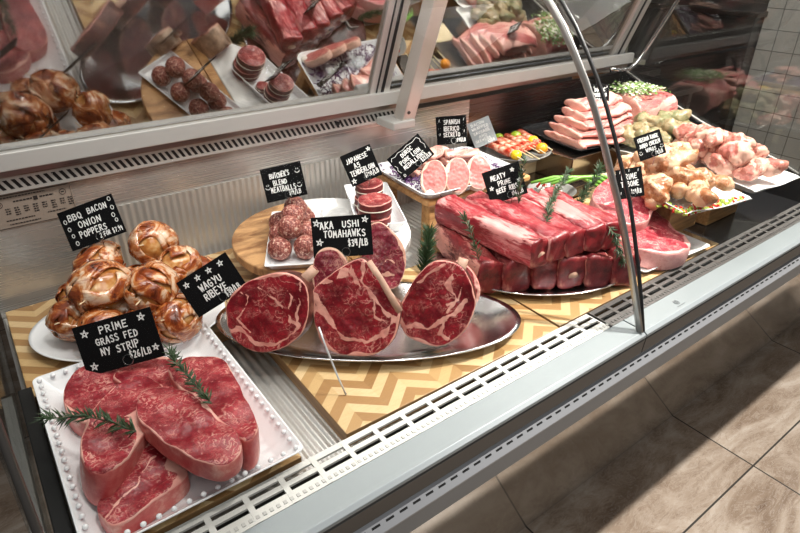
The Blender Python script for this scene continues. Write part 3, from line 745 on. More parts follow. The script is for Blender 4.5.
# ------------------------------------------------------------------ white beaded square tray + strip steaks
def rrect(w_, d_, r, n=6):
    out = []
    for cx, cy, a0 in ((w_ / 2 - r, d_ / 2 - r, 0), (-w_ / 2 + r, d_ / 2 - r, 90), (-w_ / 2 + r, -d_ / 2 + r, 180), (w_ / 2 - r, -d_ / 2 + r, 270)):
        for i in range(n + 1):
            a = R(a0 + 90 * i / n); out.append((cx + r * math.cos(a), cy + r * math.sin(a)))
    return out
def tray(name, label, cat, loc, w_, d_, h=.022, rim=.03, r=.012, rot=0, m=None, th=.004, wave=0.0, group=None):
    """dish with sloping rim: rings of a rounded rectangle"""
    V = []; F = []
    spec = [(-2 * rim, 0, 1), (-.004, 0, 1), (0, .0, 1)]
    rings = [(w_ - 2 * rim - .01, d_ - 2 * rim - .01, 0), (w_ - 2 * rim, d_ - 2 * rim, .001), (w_ - .01, d_ - .01, h - th), (w_, d_, h - .001), (w_ - .001, d_ - .001, h), (w_ - .006, d_ - .006, h),
             (w_ - 2 * rim + .004, d_ - 2 * rim + .004, th + .002), (w_ - 2 * rim - .012, d_ - 2 * rim - .012, th)]
    n = 0
    for a, b, z in rings:
        base = rrect(1, 1, .0001, 6) if False else None
        rr_ = max(.003, r - (w_ - a) * .1); pts = rrect(a, b, rr_, 6)
        # subdivide straight sides so a wavy rim can show
        pp = []
        for i, p in enumerate(pts):
            q = pts[(i + 1) % len(pts)]; k = 8 if i % 7 == 6 else 1
            for j in range(k): pp.append((p[0] + (q[0] - p[0]) * j / k, p[1] + (q[1] - p[1]) * j / k))
        n = len(pp)
        for i, (x, y) in enumerate(pp):
            wv = wave * math.sin(i * 2 * math.pi / n * 7) * (1 if z > h * .5 else 0); V.append((x, y, z + wv))
    for i in range(len(rings) - 1):
        for j in range(n): F.append((i * n + j, i * n + (j + 1) % n, (i + 1) * n + (j + 1) % n, (i + 1) * n + j))
    F += [tuple(range(n))[::-1], tuple(range((len(rings) - 1) * n, len(rings) * n))]
    o = MB().add(V, F).obj(name, m or porcelain, None, smooth=False, loc=loc, rot=(0, 0, rot))
    for p in o.data.polygons: p.use_smooth = True
    md = o.modifiers.new('es', 'EDGE_SPLIT'); md.split_angle = R(40)
    return tag(o, label, cat, group)
wt = empty('serving_tray', 'square white porcelain tray with a beaded rim holding the strip steaks', 'tray', (.115, .795, .001))
TW, TD = .305, .42
t0 = tray('dish', '', '', (0, 0, 0), TW, TD, .034, .034, .012); t0.parent = wt
for k in ('label', 'category'): del t0[k]
bd = MB(); vs, fs = ICO[2]
def bead(x, y):
    bd.add([(x + p.x * .0042, y + p.y * .0042, .0335 + p.z * .0035) for p in vs], fs)
n = 21
for i in range(n):
    y = -TD / 2 + .012 + (TD - .024) * i / (n - 1); bead(-TW / 2 + .011, y); bead(TW / 2 - .011, y)
n = 15
for i in range(1, n - 1):
    x = -TW / 2 + .012 + (TW - .024) * i / (n - 1); bead(x, -TD / 2 + .011); bead(x, TD / 2 - .011)
bd.obj('beaded_rim', porcelain, wt, smooth=True)

strip = meat('strip steak beef', (.19, .007, .015), (.44, .033, .048), (.74, .40, .33), 52, .75, (1, 1, 1), seamscale=None, side=((.44, .04, .045), (.58, .15, .13), (.74, .42, .35)), fleck=.8, bump=.45)
def steak(label, poly, z0, th, tilt=(0, 0), cat='steak', mat=None, name='strip_steak', grp='strip steaks on the white tray', **kw):
    cx = sum(p[0] for p in poly) / len(poly); cy = sum(p[1] for p in poly) / len(poly)
    ob = slab([(p[0] - cx, p[1] - cy) for p in poly], th, **kw).obj(name, mat or strip, None, smooth=True, loc=(cx, cy, z0), rot=(tilt[0], tilt[1], 0))
    return tag(ob, label, cat, grp)
S1 = [(0.1, 0.801), (0.127, 0.792), (0.158, 0.752), (0.170, 0.685), (0.180, 0.629), (0.174, 0.592), (0.156, 0.576), (0.132, 0.578), (0.113, 0.605), (0.097, 0.648), (0.084, 0.686), (0.075, 0.732), (0.083, 0.773)]
S2 = [(0.072, 0.759), (0.095, 0.746), (0.104, 0.684), (0.110, 0.648), (0.092, 0.630), (0.056, 0.618), (0.022, 0.607), (0.0, 0.611), (-0.008, 0.635), (-0.008, 0.658), (0.012, 0.682), (0.043, 0.73)]
S3 = [(0.167, 0.874), (0.198, 0.873), (0.235, 0.839), (0.232, 0.758), (0.222, 0.698), (0.217, 0.651), (0.204, 0.616), (0.181, 0.604), (0.170, 0.652), (0.160, 0.698), (0.150, 0.751), (0.145, 0.804), (.148, .85)]
S4 = [(0.102, 0.871), (0.124, 0.824), (0.09, 0.765), (0.067, 0.721), (0.010, 0.662), (-0.017, 0.685), (-0.016, 0.736), (0.012, 0.80), (0.054, 0.851)]
S5 = [(-0.0, 0.925), (0.031, 0.966), (0.076, 0.955), (0.104, 0.903), (0.069, 0.845), (0.02, 0.824), (-0.006, 0.865)]
S6 = [(0.075, 0.91), (.11, .935), (0.165, 0.91), (0.190, 0.86), (0.152, 0.803), (0.112, 0.812), (0.090, 0.860)]
def capside(a0, wd, base=.0025, span=1.0):
    def f(th):
        d = abs((th - a0 + math.pi) % (2 * math.pi) - math.pi); return base + wd * max(0, 1 - d / span)
    return f
steak('round marbled strip steak at the back left corner of the white tray', S5, .006, .040, (R(4), R(4)), rimf=capside(-2, .012), seed=1, dome=.006)
steak('strip steak at the back centre of the white tray under its card', S6, .006, .044, rimf=capside(1, .01), seed=2, dome=.006)
steak('thick strip steak on its side showing a wide pale fat edge, left', S4, .010, .064, (0, R(12)), rimf=capside(-.5, .075, .003, 1.1), seed=3, dome=.008)
steak('strip steak at the right back of the white tray beside the rosemary', S3, .010, .058, (R(-4), R(6)), rimf=capside(3.1, .012, .003, 1.2), seed=4, dome=.008)
steak('strip steak nearest the front left corner of the white tray', S2, .006, .034, (0, R(2)), rimf=capside(-.2, .016, .003, 1.0), seed=5, dome=.006,
      seams=[([(-.06, -.05), (-.03, -.02), (.0, .0), (.03, .03)], .0012)])
steak('long strip steak lying across the others on the white tray', S1, .056, .032, (R(-3), R(4)), rimf=capside(.1, .016, .002, 1.0), seed=6, dome=.008)
rosemary('rosemary sprig on the left of the white tray over the steaks', [(.066, .700, .096), (.045, .735, .098), (.02, .765, .10), (-.005, .785, .098), (-.030, .803, .095)], .024, 900, 1)
rosemary('rosemary sprig lying on the right strip steaks', [(.172, .690, .098), (.168, .735, .100), (.163, .785, .100), (.160, .825, .100), (.163, .852, .098)], .021, 900, 2)
rosemary('thin rosemary tip at the back corner of the white tray', [(.235, .965, .045), (.245, .985, .065), (.243, 1.0, .095)], .022, 260, 3)

# ------------------------------------------------------------------ oval platter + tomahawks
ov = MB().lathe([(.02, .003), (.72, .003), (.84, .006), (.96, .019), (1.0, .022), (1.0, .0245), (.955, .0225), (.83, .0095), (.7, .0065), (.02, .0065)], 96, sx=.312, sy=.145)
ov = ov.obj('oval_platter', steel_plate, None, smooth=True, loc=(.549, .833, .0), rot=(0, 0, R(-36.3)))
tag(ov, 'large oval steel platter under the tomahawk steaks', 'platter')
toma = meat('tomahawk beef', (.13, .004, .009), (.36, .016, .026), (.74, .36, .29), 40, .72, (1, 1, 1), side=((.025, .010, .008), (.12, .03, .022), (.40, .20, .13)), vw=.026, fleck=.4, bump=.35, rough=.34)
toma_old = meat('aged rib beef', (.11, .006, .015), (.27, .022, .045), (.62, .36, .27), 40, .6, (1, 1, 1), side=((.10, .05, .035), (.42, .28, .19), (.58, .42, .32)), vw=.03)
bone_m = plain('rib bone', (.50, .30, .22), .5, 0, .25, 60, .3)
def zl(pts, s, c): return [((x - c[0]) * s, -(y - c[1]) * s) for x, y in pts]
def tomahawk(label, outline, th, loc, lean, yaw, seams, bone, seed, mat=None, rimf=None, name='tomahawk_steak', roll=0):
    e = empty(name, label, 'steak', loc, group='tomahawk steaks on the oval platter')
    e.rotation_euler = (R(90 - lean), R(roll), R(yaw))
    slab(outline, th, nr=44, ns=140, rimf=rimf, seams=seams, seed=seed, dome=.004).obj('meat', mat or toma, e, smooth=True, loc=(0, 0, -th))
    if bone:
        path, rad = bone
        b = MB().tube([Vector(p) for p in path], rad, 14, flat=.8)
        b.obj('rib_bone', bone_m, e, smooth=True)
        tip = Vector(path[-1]); dr = (tip - Vector(path[-2])).normalized()
        rr_ = rad[-1] if isinstance(rad, list) else rad
        MB().tube([tip - dr * .0005, tip + dr * .0012], rr_ * .62, 12, flat=.8).obj('marrow', plain('marrow', (.30, .07, .06), .5), e, smooth=True)
    return e
sc = .00046
o1 = zl([(40, 310), (60, 250), (95, 212), (130, 185), (210, 150), (280, 135), (340, 150), (375, 190), (388, 260), (375, 350), (330, 410), (270, 450), (180, 470), (100, 440), (55, 385)], sc, (210, 300))
s1 = [(zl([(60, 395), (110, 385), (160, 420), (230, 435), (300, 400), (345, 350)], sc, (210, 300)), .0030),
      (zl([(290, 190), (320, 230), (300, 290), (320, 330), (350, 340)], sc, (210, 300)), .0026),
      (zl([(100, 235), (130, 250), (120, 300), (90, 350), (150, 390)], sc, (210, 300)), .0016),
      (zl([(180, 200), (250, 260), (290, 300)], sc, (210, 300)), .0016), (zl([(345, 170), (350, 240), (340, 330)], sc, (210, 300)), .002)]
tomahawk('left tomahawk steak showing a marbled red face on the oval platter', o1, .045, (.338, .856, .107), 24, -48, s1,
         ([(.048, .048, -.022), (.068, .070, -.024), (.080, .086, -.026)], [.012, .010, .0095]), 11, rimf=capside(1.9, .008, .003, 1.2))
o2 = zl([(388, 265), (398, 220), (455, 170), (530, 115), (585, 95), (620, 120), (665, 190), (715, 245), (748, 280), (740, 370), (715, 430), (650, 480), (560, 492), (480, 480), (430, 440), (400, 350)], sc, (570, 300))
s2 = [(zl([(400, 250), (420, 300), (450, 350), (520, 410), (600, 430), (680, 400), (720, 330)], sc, (570, 300)), .0050),
      (zl([(600, 120), (590, 190), (640, 260), (700, 320)], sc, (570, 300)), .0038), (zl([(540, 125), (580, 200), (600, 230)], sc, (570, 300)), .003),
      (zl([(410, 205), (470, 190), (520, 150)], sc, (570, 300)), .006), (zl([(620, 240), (650, 320), (690, 350)], sc, (570, 300)), .002)]
tomahawk('middle tomahawk steak with a bone running down its right edge', o2, .042, (.474, .762, .109), 24, -42, s2,
         ([(.080, .000, -.003), (.062, .028, -.002), (.042, .058, -.003), (.018, .088, -.006)], [.007, .0065, .0065, .0075]), 12, rimf=capside(-2.2, .008, .003, 1.4))
o3 = zl([(138, 380), (150, 310), (185, 230), (235, 165), (285, 145), (350, 160), (385, 200), (412, 260), (418, 310), (395, 390), (350, 440), (290, 468), (230, 462), (175, 440)], .00051, (278, 310))
s3 = [(zl([(160, 420), (210, 395), (260, 400), (310, 370), (350, 330), (385, 290)], .00051, (278, 310)), .0042),
      (zl([(330, 190), (310, 240), (340, 290), (330, 330)], .00051, (278, 310)), .0032), (zl([(200, 240), (260, 180), (300, 165)], .00051, (278, 310)), .0025),
      (zl([(365, 230), (350, 290), (320, 310)], .00051, (278, 310)), .002), (zl([(320, 370), (300, 420), (330, 430)], .00051, (278, 310)), .003)]
tomahawk('right front tomahawk steak with a short pale bone stub on top', o3, .045, (.608, .692, .106), 24, -49, s3,
         ([(.030, .050, -.018), (.036, .070, -.018), (.040, .090, -.018)], [.012, .010, .0095]), 13, rimf=capside(-2.4, .004, .003, 1.4))
o4 = zl([(40, 120), (60, 60), (110, 40), (160, 80), (190, 130), (195, 190), (175, 250), (150, 275), (100, 275), (60, 240), (40, 190)], .00062, (120, 160))
s4 = [(zl([(50, 200), (90, 190), (130, 170), (160, 180)], .00062, (120, 160)), .003), (zl([(80, 250), (110, 220), (150, 230)], .00062, (120, 160)), .0025)]
tomahawk('thick purplish rib steak leaning behind the middle tomahawk', o4, .065, (.640, .905, .105), 26, -30, s4, None, 14, toma_old, capside(.6, .010, .003, 1.3), 'rib_steak')
o5 = zl([(385, 190), (430, 200), (470, 240), (492, 290), (485, 340), (450, 385), (410, 400), (380, 380), (370, 290)], .00052, (430, 295))
tomahawk('small rib steak tucked behind the right tomahawk', o5, .05, (.712, .728, .083), 28, -46, [(zl([(420, 220), (440, 300), (430, 370)], .00052, (430, 295)), .003)], None, 15, strip, capside(.4, .006, .003, 1.3), 'rib_steak')
tomahawk('dark crusted rib chop between the left and middle tomahawks', zl([(40, 120), (70, 50), (130, 40), (180, 90), (195, 170), (175, 250), (100, 275), (50, 230)], .00050, (120, 160)), .05,
         (.505, .900, .100), 24, -34, s4, ([(.0, .04, -.03), (.01, .062, -.03), (.015, .075, -.03)], [.010, .010, .009]), 16, toma_old, capside(.6, .006, .003, 1.3), 'rib_steak')
# butcher's twine / thermometer probe
pr_ = MB().tube([(.385, .742, .118), (.388, .728, .085), (.394, .700, .030), (.398, .683, .0022)], .0018, 8).obj('thermometer_probe', plain('white probe', (.75, .78, .8), .25, .4), None, smooth=True)
tag(pr_, 'thin pale metal probe leaning from the middle tomahawk onto the board', 'probe')
rosemary('upright rosemary bunch between the oval platter and the rib pile', [(.742, .895, .028), (.752, .900, .06), (.762, .908, .09), (.780, .925, .118)], .034, 3200, 5, 'rosemary_bunch', None)

# ------------------------------------------------------------------ bacon poppers
pp = MB().lathe([(.05, .0), (.75, .0), (.97, .016), (1.0, .020), (1.0, .0225), (.96, .0205), (.74, .005), (.05, .005)], 64, sx=.185, sy=.135).obj('serving_plate', porcelain, None, smooth=True, loc=(.155, 1.115, .001), rot=(0, 0, R(-20)))
tag(pp, 'white oval plate under the bacon wrapped onion poppers', 'plate')
bac = NM('glazed bacon'); bv = bac.coord((1, 1, 1))
b1 = bac.noise(bv, 22, 4, .6, 1.2); b2 = bac.noise(bac.coord((18, 18, 90)), 1.0, 3, .6)
bcol = bac.ramp(b1, [(.30, (.05, .009, .004)), (.43, (.26, .05, .010)), (.50, (.50, .17, .045)), (.57, (.70, .46, .30)), (.72, (.78, .62, .48))])
bcol = bac.mix(bac.math('MULTIPLY', bac.smooth(b2, .52, .62), .6), bcol, (.28, .055, .016))
bac.p(Base_Color=bcol, Roughness=.22, Coat_Weight=.5, Coat_Roughness=.08); bac.bump(b1, .5, .003); bac = bac.m
oni = NM('glazed onion'); ov_ = oni.noise(oni.coord(), 26, 3, .6)
oni.p(Base_Color=oni.ramp(ov_, [(.3, (.22, .05, .01)), (.5, (.50, .20, .05)), (.7, (.76, .52, .24))]), Roughness=.18, Coat_Weight=.5); oni = oni.m
pick = plain('toothpick wood', (.72, .56, .36), .5)
def popper(label, loc, r, seed):
    rg = random.Random(seed); e = empty('bacon_onion_popper', label, 'bacon wrapped onion', loc, group='bacon onion poppers')
    e.rotation_euler = (rg.uniform(-.5, .5), rg.uniform(-.5, .5), rg.uniform(0, 6))
    r *= 1.06; e.scale = (rg.uniform(1.0, 1.1), rg.uniform(.92, 1.0), rg.uniform(.88, .98))
    vs, fs = ICO[4]
    MB().add([p * r * (.93 + .05 * nz(p.x * 2 + seed, p.y * 2, p.z * 2)) for p in vs], fs).obj('onion', oni, e, smooth=True)
    for k in range(8):
        ax = Vector((rg.uniform(-1, 1), rg.uniform(-1, 1), rg.uniform(-.6, .6))).normalized()
        u = ax.orthogonal().normalized(); v = ax.cross(u); off = rg.uniform(-.6, .6); wd = rg.uniform(.46, .64)
        st = rg.uniform(0, 6.28); ln = rg.uniform(3.6, 5.4); V = []; F = []; ns_, nw = 40, 7
        for i in range(ns_):
            t = st + ln * i / (ns_ - 1)
            for j in range(nw):
                s_ = (j / (nw - 1) - .5)
                hgt = off + s_ * wd + .07 * math.sin(t * 3 + k)
                q = (u * math.cos(t) + v * math.sin(t)) * math.sqrt(max(.02, 1 - min(.96, hgt * hgt))) + ax * hgt
                q.normalize()
                lift = 1.0 + .012 * k + .09 * math.sin(t * 4 + j * .9 + seed) * abs(s_) * 2 * .6 + .03 * (1 - (2 * s_) ** 2)
                if i in (0, ns_ - 1): lift *= .97
                V.append(q * r * lift)
        n0 = len(V); V += [p * .955 for p in V]
        for i in range(ns_ - 1):
            for j in range(nw - 1):
                a = i * nw + j; F.append((a, a + 1, a + nw + 1, a + nw)); F.append((n0 + a, n0 + a + nw, n0 + a + nw + 1, n0 + a + 1))
            a = i * nw; F.append((a, a + nw, n0 + a + nw, n0 + a)); a += nw - 1; F.append((a, n0 + a, n0 + a + nw, a + nw))
        for i in (0, ns_ - 1):
            for j in range(nw - 1): a = i * nw + j; F.append((a, a + 1, n0 + a + 1, n0 + a))
        MB().add(V, F).obj('bacon_strip', bac, e, smooth=True)
    d = (e.rotation_euler.to_matrix().inverted() @ Vector((-.5, -.6, -.1 + rg.uniform(-.3, .6)))).normalized()
    MB().tube([d * r * .7, d * r * 1.36], .0014, 6).obj('toothpick', pick, e)
    return e
for i, (l, x, y, z, r) in enumerate([
        ('front left', .062, 1.128, .056, .043), ('bottom row second from left', .093, 1.052, .056, .040), ('bottom row right of the strip steak card', .150, 1.010, .054, .038), ('lower right beside the wagyu card', .218, 1.008, .058, .044),
        ('far right', .312, 1.150, .058, .042), ('hidden at the back centre', .190, 1.180, .056, .042), ('middle of the base', .145, 1.10, .05, .04), ('back left of the base', .085, 1.19, .056, .040),
        ('largest, front left of the upper tier', .118, 1.088, .123, .053), ('upper back left below the onion card', .138, 1.195, .122, .045), ('topmost', .250, 1.200, .134, .045), ('front right of the upper tier', .196, 1.030, .125, .046), ('upper right', .268, 1.095, .118, .042)]):
    if z > .1: z -= .012; y += .02
    popper('bacon wrapped onion popper, ' + l + ' of the glazed pile', (x, y, z), r, 40 + i)

# ------------------------------------------------------------------ round board, meatballs, tenderloin
rb = empty('round_board', 'round serving board, brown wood on the left and white marble on the right', 'board', (.61, 1.12, 0))
RR = .212
def halfdisc(xa, xb, m, nm):
    pts = []
    ta, tb = (math.acos(max(-1, min(1, v / RR))) for v in (xa, xb))
    for i in range(33): t = ta + (tb - ta) * i / 32; pts.append((RR * math.cos(t), RR * math.sin(t)))
    for i in range(33): t = -tb + (-ta + tb) * i / 32; pts.append((RR * math.cos(t), RR * math.sin(t)))
    q = []
    for p in pts:
        if not q or math.hypot(p[0] - q[-1][0], p[1] - q[-1][1]) > 1e-4: q.append(p)
    if math.hypot(q[0][0] - q[-1][0], q[0][1] - q[-1][1]) < 1e-4: q.pop()
    return MB().prism(q, .066, .088, 'z').obj(nm, m, rb, bevel=.003)
o = halfdisc(-RR, -.002, acacia, 'wooden_half'); o2_ = halfdisc(.0, .028, stand_wood, 'wooden_inlay'); o3_ = halfdisc(.030, RR, marble_m, 'marble_half')
for o_ in (o, o2_, o3_): o_.rotation_euler = (0, 0, R(-6))
for a in (40, 140, 220, 320):
    MB().lathe([(.016, -.0), (.014, .066)], 20).obj('foot', acacia, rb, smooth=False, loc=(.15 * math.cos(R(a)), .15 * math.sin(R(a)), 0 if a < 400 else 0))
tray('meatball_tray', 'narrow white rectangular tray holding the meatballs', 'tray', (.537, 1.110, .0885), .130, .285, .016, .012, .006, R(-29))
mbm = NM('raw minced meatball'); mv = mbm.coord()
m1 = mbm.noise(mv, 150, 4, .6, .8)
mbm.p(Base_Color=mbm.ramp(m1, [(.34, (.09, .012, .010)), (.47, (.28, .065, .05)), (.55, (.42, .16, .12)), (.66, (.74, .54, .44))]), Roughness=.4); mbm.bump(m1, .9, .004); mbm = mbm.m
for i, (x, y, z, w_) in enumerate([(.523, 1.165, .118, 'back left'), (.580, 1.150, .118, 'back right'), (.494, 1.106, .118, 'left side'), (.550, 1.085, .118, 'right side'), (.464, 1.048, .118, 'front left'), (.512, 1.020, .118, 'front right'),
                                   (.556, 1.145, .156, 'top back'), (.495, 1.055, .156, 'top front'), (.525, 1.098, .160, 'top middle'), (.590, 1.205, .120, 'rearmost')]):
    vs, fs = ICO[3]; r = .0265
    ob = MB().add([p * r * (1 + .06 * nz(p.x * 2 + i * 3, p.y * 2, p.z * 2) + .03 * nz(p.x * 8, p.y * 8 + i, p.z * 8)) for p in vs], fs).obj('meatball', mbm, None, smooth=True, loc=(x, y, z))
    tag(ob, 'raw beef meatball, ' + w_ + ' of the pile on the narrow white tray', 'meatball', 'raw meatballs')
tray('filet_tray', 'white rectangular dish with raised sides under the tenderloin filets', 'tray', (.772, 1.140, .0885), .120, .270, .030, .014, .01, R(-25))
wag = meat('tenderloin beef', (.17, .012, .018), (.42, .055, .055), (.68, .34, .29), 60, .75, (1, 1, 1), side=((.06, .01, .012), (.15, .022, .025), (.24, .05, .05)), fleck=.9)
twine = plain('butcher twine', (.72, .66, .56), .8)
def filet(label, loc, r, h, seed):
    e = empty('tenderloin_filet', label, 'filet', loc, group='tenderloin filets')
    pts = [(r * (1 + .06 * nz(math.cos(a) + seed, math.sin(a))) * math.cos(a), r * .92 * math.sin(a)) for a in [i * math.pi / 6 for i in range(12)]]
    slab(pts, h, nr=18, ns=60, rim=.002, seed=seed, dome=.004).obj('meat', wag, e, smooth=True)
    MB().tube([(r * 1.025 * math.cos(a), r * .945 * math.sin(a), h / 2) for a in [i * math.pi / 20 for i in range(41)]], .0012, 6, caps=False).obj('twine', twine, e)
    return e
filet('lower front tenderloin filet tied with twine', (.712, 1.050, .097), .042, .036, 1)
filet('upper front tenderloin filet with a bright cut face', (.716, 1.052, .134), .041, .036, 2)
filet('lower rear tenderloin filet behind the front stack', (.766, 1.150, .097), .038, .036, 3)
filet('upper rear tenderloin filet under the Japanese A5 card', (.768, 1.152, .134), .036, .034, 4)
filet('pale pink filet lying left of the tied filets', (.735, 1.115, .094), .018, .02, 6)

# ------------------------------------------------------------------ footed stand + pork tray
sd = empty('footed_wood_stand', 'orange brown wooden footed stand under the pork medallion tray', 'stand', (1.055, 1.165, 0), (0, 0, R(-3)))
MB().box(-.17, .19, -.125, .135, .105, .123).obj('top', stand_wood, sd, bevel=.006, seg=3)
for (x, y) in ((-.14, -.095), (.16, -.095), (-.14, .105), (.16, .105)):
    MB().prism([(x - .018, y - .018), (x + .018, y - .018), (x + .018, y + .018), (x - .018, y + .018)], -.034 if True else 0, .105, 'z').obj('leg', stand_wood, sd, bevel=.004)
tray('pork_tray', 'white rounded rectangular tray of pork on the wooden stand', 'tray', (1.045, 1.165, .1235), .345, .275, .022, .018, .03, R(-4))
pork = meat('pork loin', (.42, .105, .10), (.58, .19, .165), (.70, .44, .34), 30, .12, (1, 1, 1), side=((.72, .44, .34), (.76, .50, .40), (.62, .30, .24)), rough=.36, fleck=.2)
pink = meat('pink pork', (.48, .13, .12), (.64, .22, .19), (.76, .48, .40), 34, .85, (1, 1, 1), side=((.58, .28, .22), (.64, .34, .27), (.48, .14, .13)), vw=.05, rough=.36)
cab_m = plain('shredded red cabbage', (.085, .015, .11), .4, 0, .6, 120)
cb = MB(); rg = random.Random(5)
for i in range(900):
    x = rg.uniform(-.152, .152); y = rg.uniform(-.12, .12); a = rg.uniform(0, 6.28); l = rg.uniform(.008, .02)
    z = .006 + rg.uniform(0, .016)
    p = [(x + l * t * math.cos(a + t), y + l * t * math.sin(a + t), z + .004 * math.sin(t * 3)) for t in (0, .33, .66, 1)]
    cb.tube(p, .0014, 4)
cbo = cb.obj('shredded_cabbage', cab_m, None, loc=(1.045, 1.165, .1225), rot=(0, 0, R(-4))); tag(cbo, 'purple shredded cabbage bed on the pork tray', 'cabbage'); cbo['kind'] = 'stuff'
ml_o = [(-.032, -.02), (-.03, .02), (-.012, .045), (.014, .047), (.032, .022), (.034, -.012), (.018, -.042), (-.012, -.044)]
for i, (x, y, nm) in enumerate([(.925, 1.088, 'left of the three front'), (.985, 1.070, 'middle of the three front'), (1.045, 1.055, 'right of the three front')]):
    ob = slab(ml_o, .022, nr=18, ns=64, rimf=capside(2.5, .006, .0035, 2), seed=20 + i, dome=.003).obj('pork_medallion', pork, None, smooth=True, loc=(x, y, .158), rot=(R(52), R(4 * i), R(-38 + 4 * i)))
    tag(ob, 'boneless pork loin medallion, ' + nm + ' slices on the purple cabbage', 'medallion', 'pork medallions')
for i, (x, y, z, a) in enumerate([(.98, 1.20, .135, 10), (1.05, 1.21, .135, 30), (1.12, 1.20, .135, -20), (1.01, 1.19, .154, 40), (1.08, 1.19, .154, -10), (1.03, 1.20, .172, 20), (1.09, 1.19, .172, -30)]):
    ob = meatlog(.10, .05, .020, 30 + i, lambda u, th, c: .5 + .5 * math.sin(th * 3 + u * 9), amp=.006, nl=24, nk=24).obj('pork_secreto_slice', pink, None, smooth=True, loc=(x - .05, y - .01, z), rot=(0, 0, R(a)))
    tag(ob, 'folded marbled pork slice in the pale pile behind the medallions', 'pork slice', 'folded pork slices')
for i, (x, y) in enumerate(((.893, 1.062), (.90, 1.255))):
    ob = MB().lathe([(.002, 0), (.010, .002), (.013, .008), (.010, .014), (.002, .019)], 20).obj('garlic_clove', plain('garlic', (.82, .78, .70), .4), None, smooth=True, loc=(x, y, .1300))
    tag(ob, 'white garlic clove at the %s of the pork tray' % ('front left corner' if i == 0 else 'back left corner'), 'garlic')

# ------------------------------------------------------------------ skewers plate
sp = MB().lathe([(.01, 0), (.088, 0), (.116, .018), (.120, .020), (.120, .023), (.114, .0215), (.086, .004), (.01, .004)], 64).obj('round_plate', slate_plate, None, smooth=True, loc=(1.392, 1.245, .095))
tag(sp, 'round grey plate of bacon skewers and small tomatoes', 'plate')
rs = MB().box(-.07, .07, -.06, .06, .0, .0605, 0).obj('riser_block', pale_wood, None, bevel=.003, loc=(1.40, 1.26, .0342)); tag(rs, 'pale wood riser block under the round grey plate', 'riser')
skm = NM('red bacon skewer'); sv = skm.coord(); sn = skm.noise(sv, 45, 3, .6)
skm.p(Base_Color=skm.ramp(sn, [(.35, (.34, .02, .01)), (.5, (.60, .10, .05)), (.62, (.82, .50, .36)), (.75, (.84, .62, .48))]), Roughness=.3); skm = skm.m
for i in range(6):
    e = empty('meat_skewer', 'bamboo skewer of bacon wrapped sausage, number of six lined up on the grey plate', 'skewer', (1.325 + .028 * i, 1.175 + .006 * i, .116 + .004 * (i % 2)), (0, 0, R(86 - 3 * i)), 'bacon skewers')
    e['label'] = 'bamboo skewer of bacon wrapped sausage lined up on the grey plate'
    meatlog(.135, .026, .022, 50 + i, lambda u, th, c: .5 + .5 * math.sin(u * 40 + th), amp=.004, nl=28, nk=20).obj('sausage', skm, e, smooth=True)
    MB().tube([(.02, 0, .012), (-.075 - .012 * (i % 3), .03 - .004 * i, .016 + .004 * (i % 2))], .0016, 6).obj('bamboo_stick', plain('bamboo', (.74, .64, .40), .5), e)
yel = plain('yellow tomato skin', (.80, .52, .02), .2, 0, .12, coat=.3); grn = plain('green tomato skin', (.36, .50, .03), .2, 0, .12, coat=.3); ora = plain('orange tomato skin', (.85, .33, .02), .2, 0, .1, coat=.3)
vs, fs = ICO[3]
for (x, y, r, m, l) in [(1.318, 1.165, .017, yel, 'yellow tomato at the front left of the grey plate'), (1.472, 1.235, .018, yel, 'yellow tomato at the right rim of the grey plate'), (1.435, 1.165, .019, ora, 'orange yellow tomato at the front right of the grey plate'),
                        (1.465, 1.305, .019, grn, 'lime green tomato at the back of the grey plate'), (1.350, 1.320, .017, ora, 'orange tomato at the back left of the grey plate'), (1.405, 1.325, .016, grn, 'green tomato at the very back of the grey plate')]:
    e = empty('cherry_tomato', l, 'tomato', (x, y, .130), group='small tomatoes')
    MB().add([(p.x * r, p.y * r, p.z * r * .93) for p in vs], fs).obj('fruit', m, e, smooth=True)
    MB().lathe([(.0005, r * .9), (.003, r * .93), (.001, r * 1.05)], 8).obj('stem_scar', stem_m, e)

# vegetables between the ribs and the grey plate
vb = MB().lathe([(.01, 0), (.05, 0), (.068, .03), (.07, .032), (.066, .03), (.048, .004), (.01, .004)], 40).obj('vegetable_bowl', slate_plate, None, smooth=True, loc=(1.30, 1.00, .045), rot=(0, 0, 0)); tag(vb, 'low dark bowl of chopped red pepper behind the beef ribs', 'bowl')
vr = MB().box(-.05, .05, -.04, .04, 0, .044).obj('riser_block', stand_wood, None, loc=(1.30, 1.00, .0005), bevel=.003); tag(vr, 'brown wood riser block under the vegetable bowl', 'riser')
redp = plain('red pepper', (.55, .03, .02), .25, 0, .2); whit = plain('onion white', (.78, .72, .66), .4)
rg = random.Random(9); a = MB()
for i in range(26):
    th = rg.uniform(0, 6.28); q = rg.uniform(0, .045); x, y = q * math.cos(th), q * math.sin(th); an = rg.uniform(0, 6.28)
    a.tube([(x - .014 * math.cos(an), y - .014 * math.sin(an), .012 + rg.uniform(0, .02)), (x, y, .022 + rg.uniform(0, .02)), (x + .014 * math.cos(an), y + .014 * math.sin(an), .012 + rg.uniform(0, .02))], .0045, 8, i % 2)
o = a.obj('chopped_vegetables', [redp, whit], None, smooth=True, loc=(1.30, 1.00, .048)); tag(o, 'red and white chopped vegetable strips in the dark bowl', 'vegetables'); o['kind'] = 'stuff'
for i in range(4):
    x = 1.30 + .02 * i
    e = MB().tube([(x - .06, 1.03 - .02 * i, .10), (x, 1.0 - .015 * i, .112), (x + .07, .955 - .01 * i, .110), (x + .12, .90 - .012 * i, .075)], [.004, .006, .006, .005], 10).obj('spring_onion', plain('spring onion', (.16, .36, .05), .35, 0, .3, 20), None, smooth=True)
    tag(e, 'green spring onion stalk lying behind the beef ribs', 'spring onion', 'spring onions')
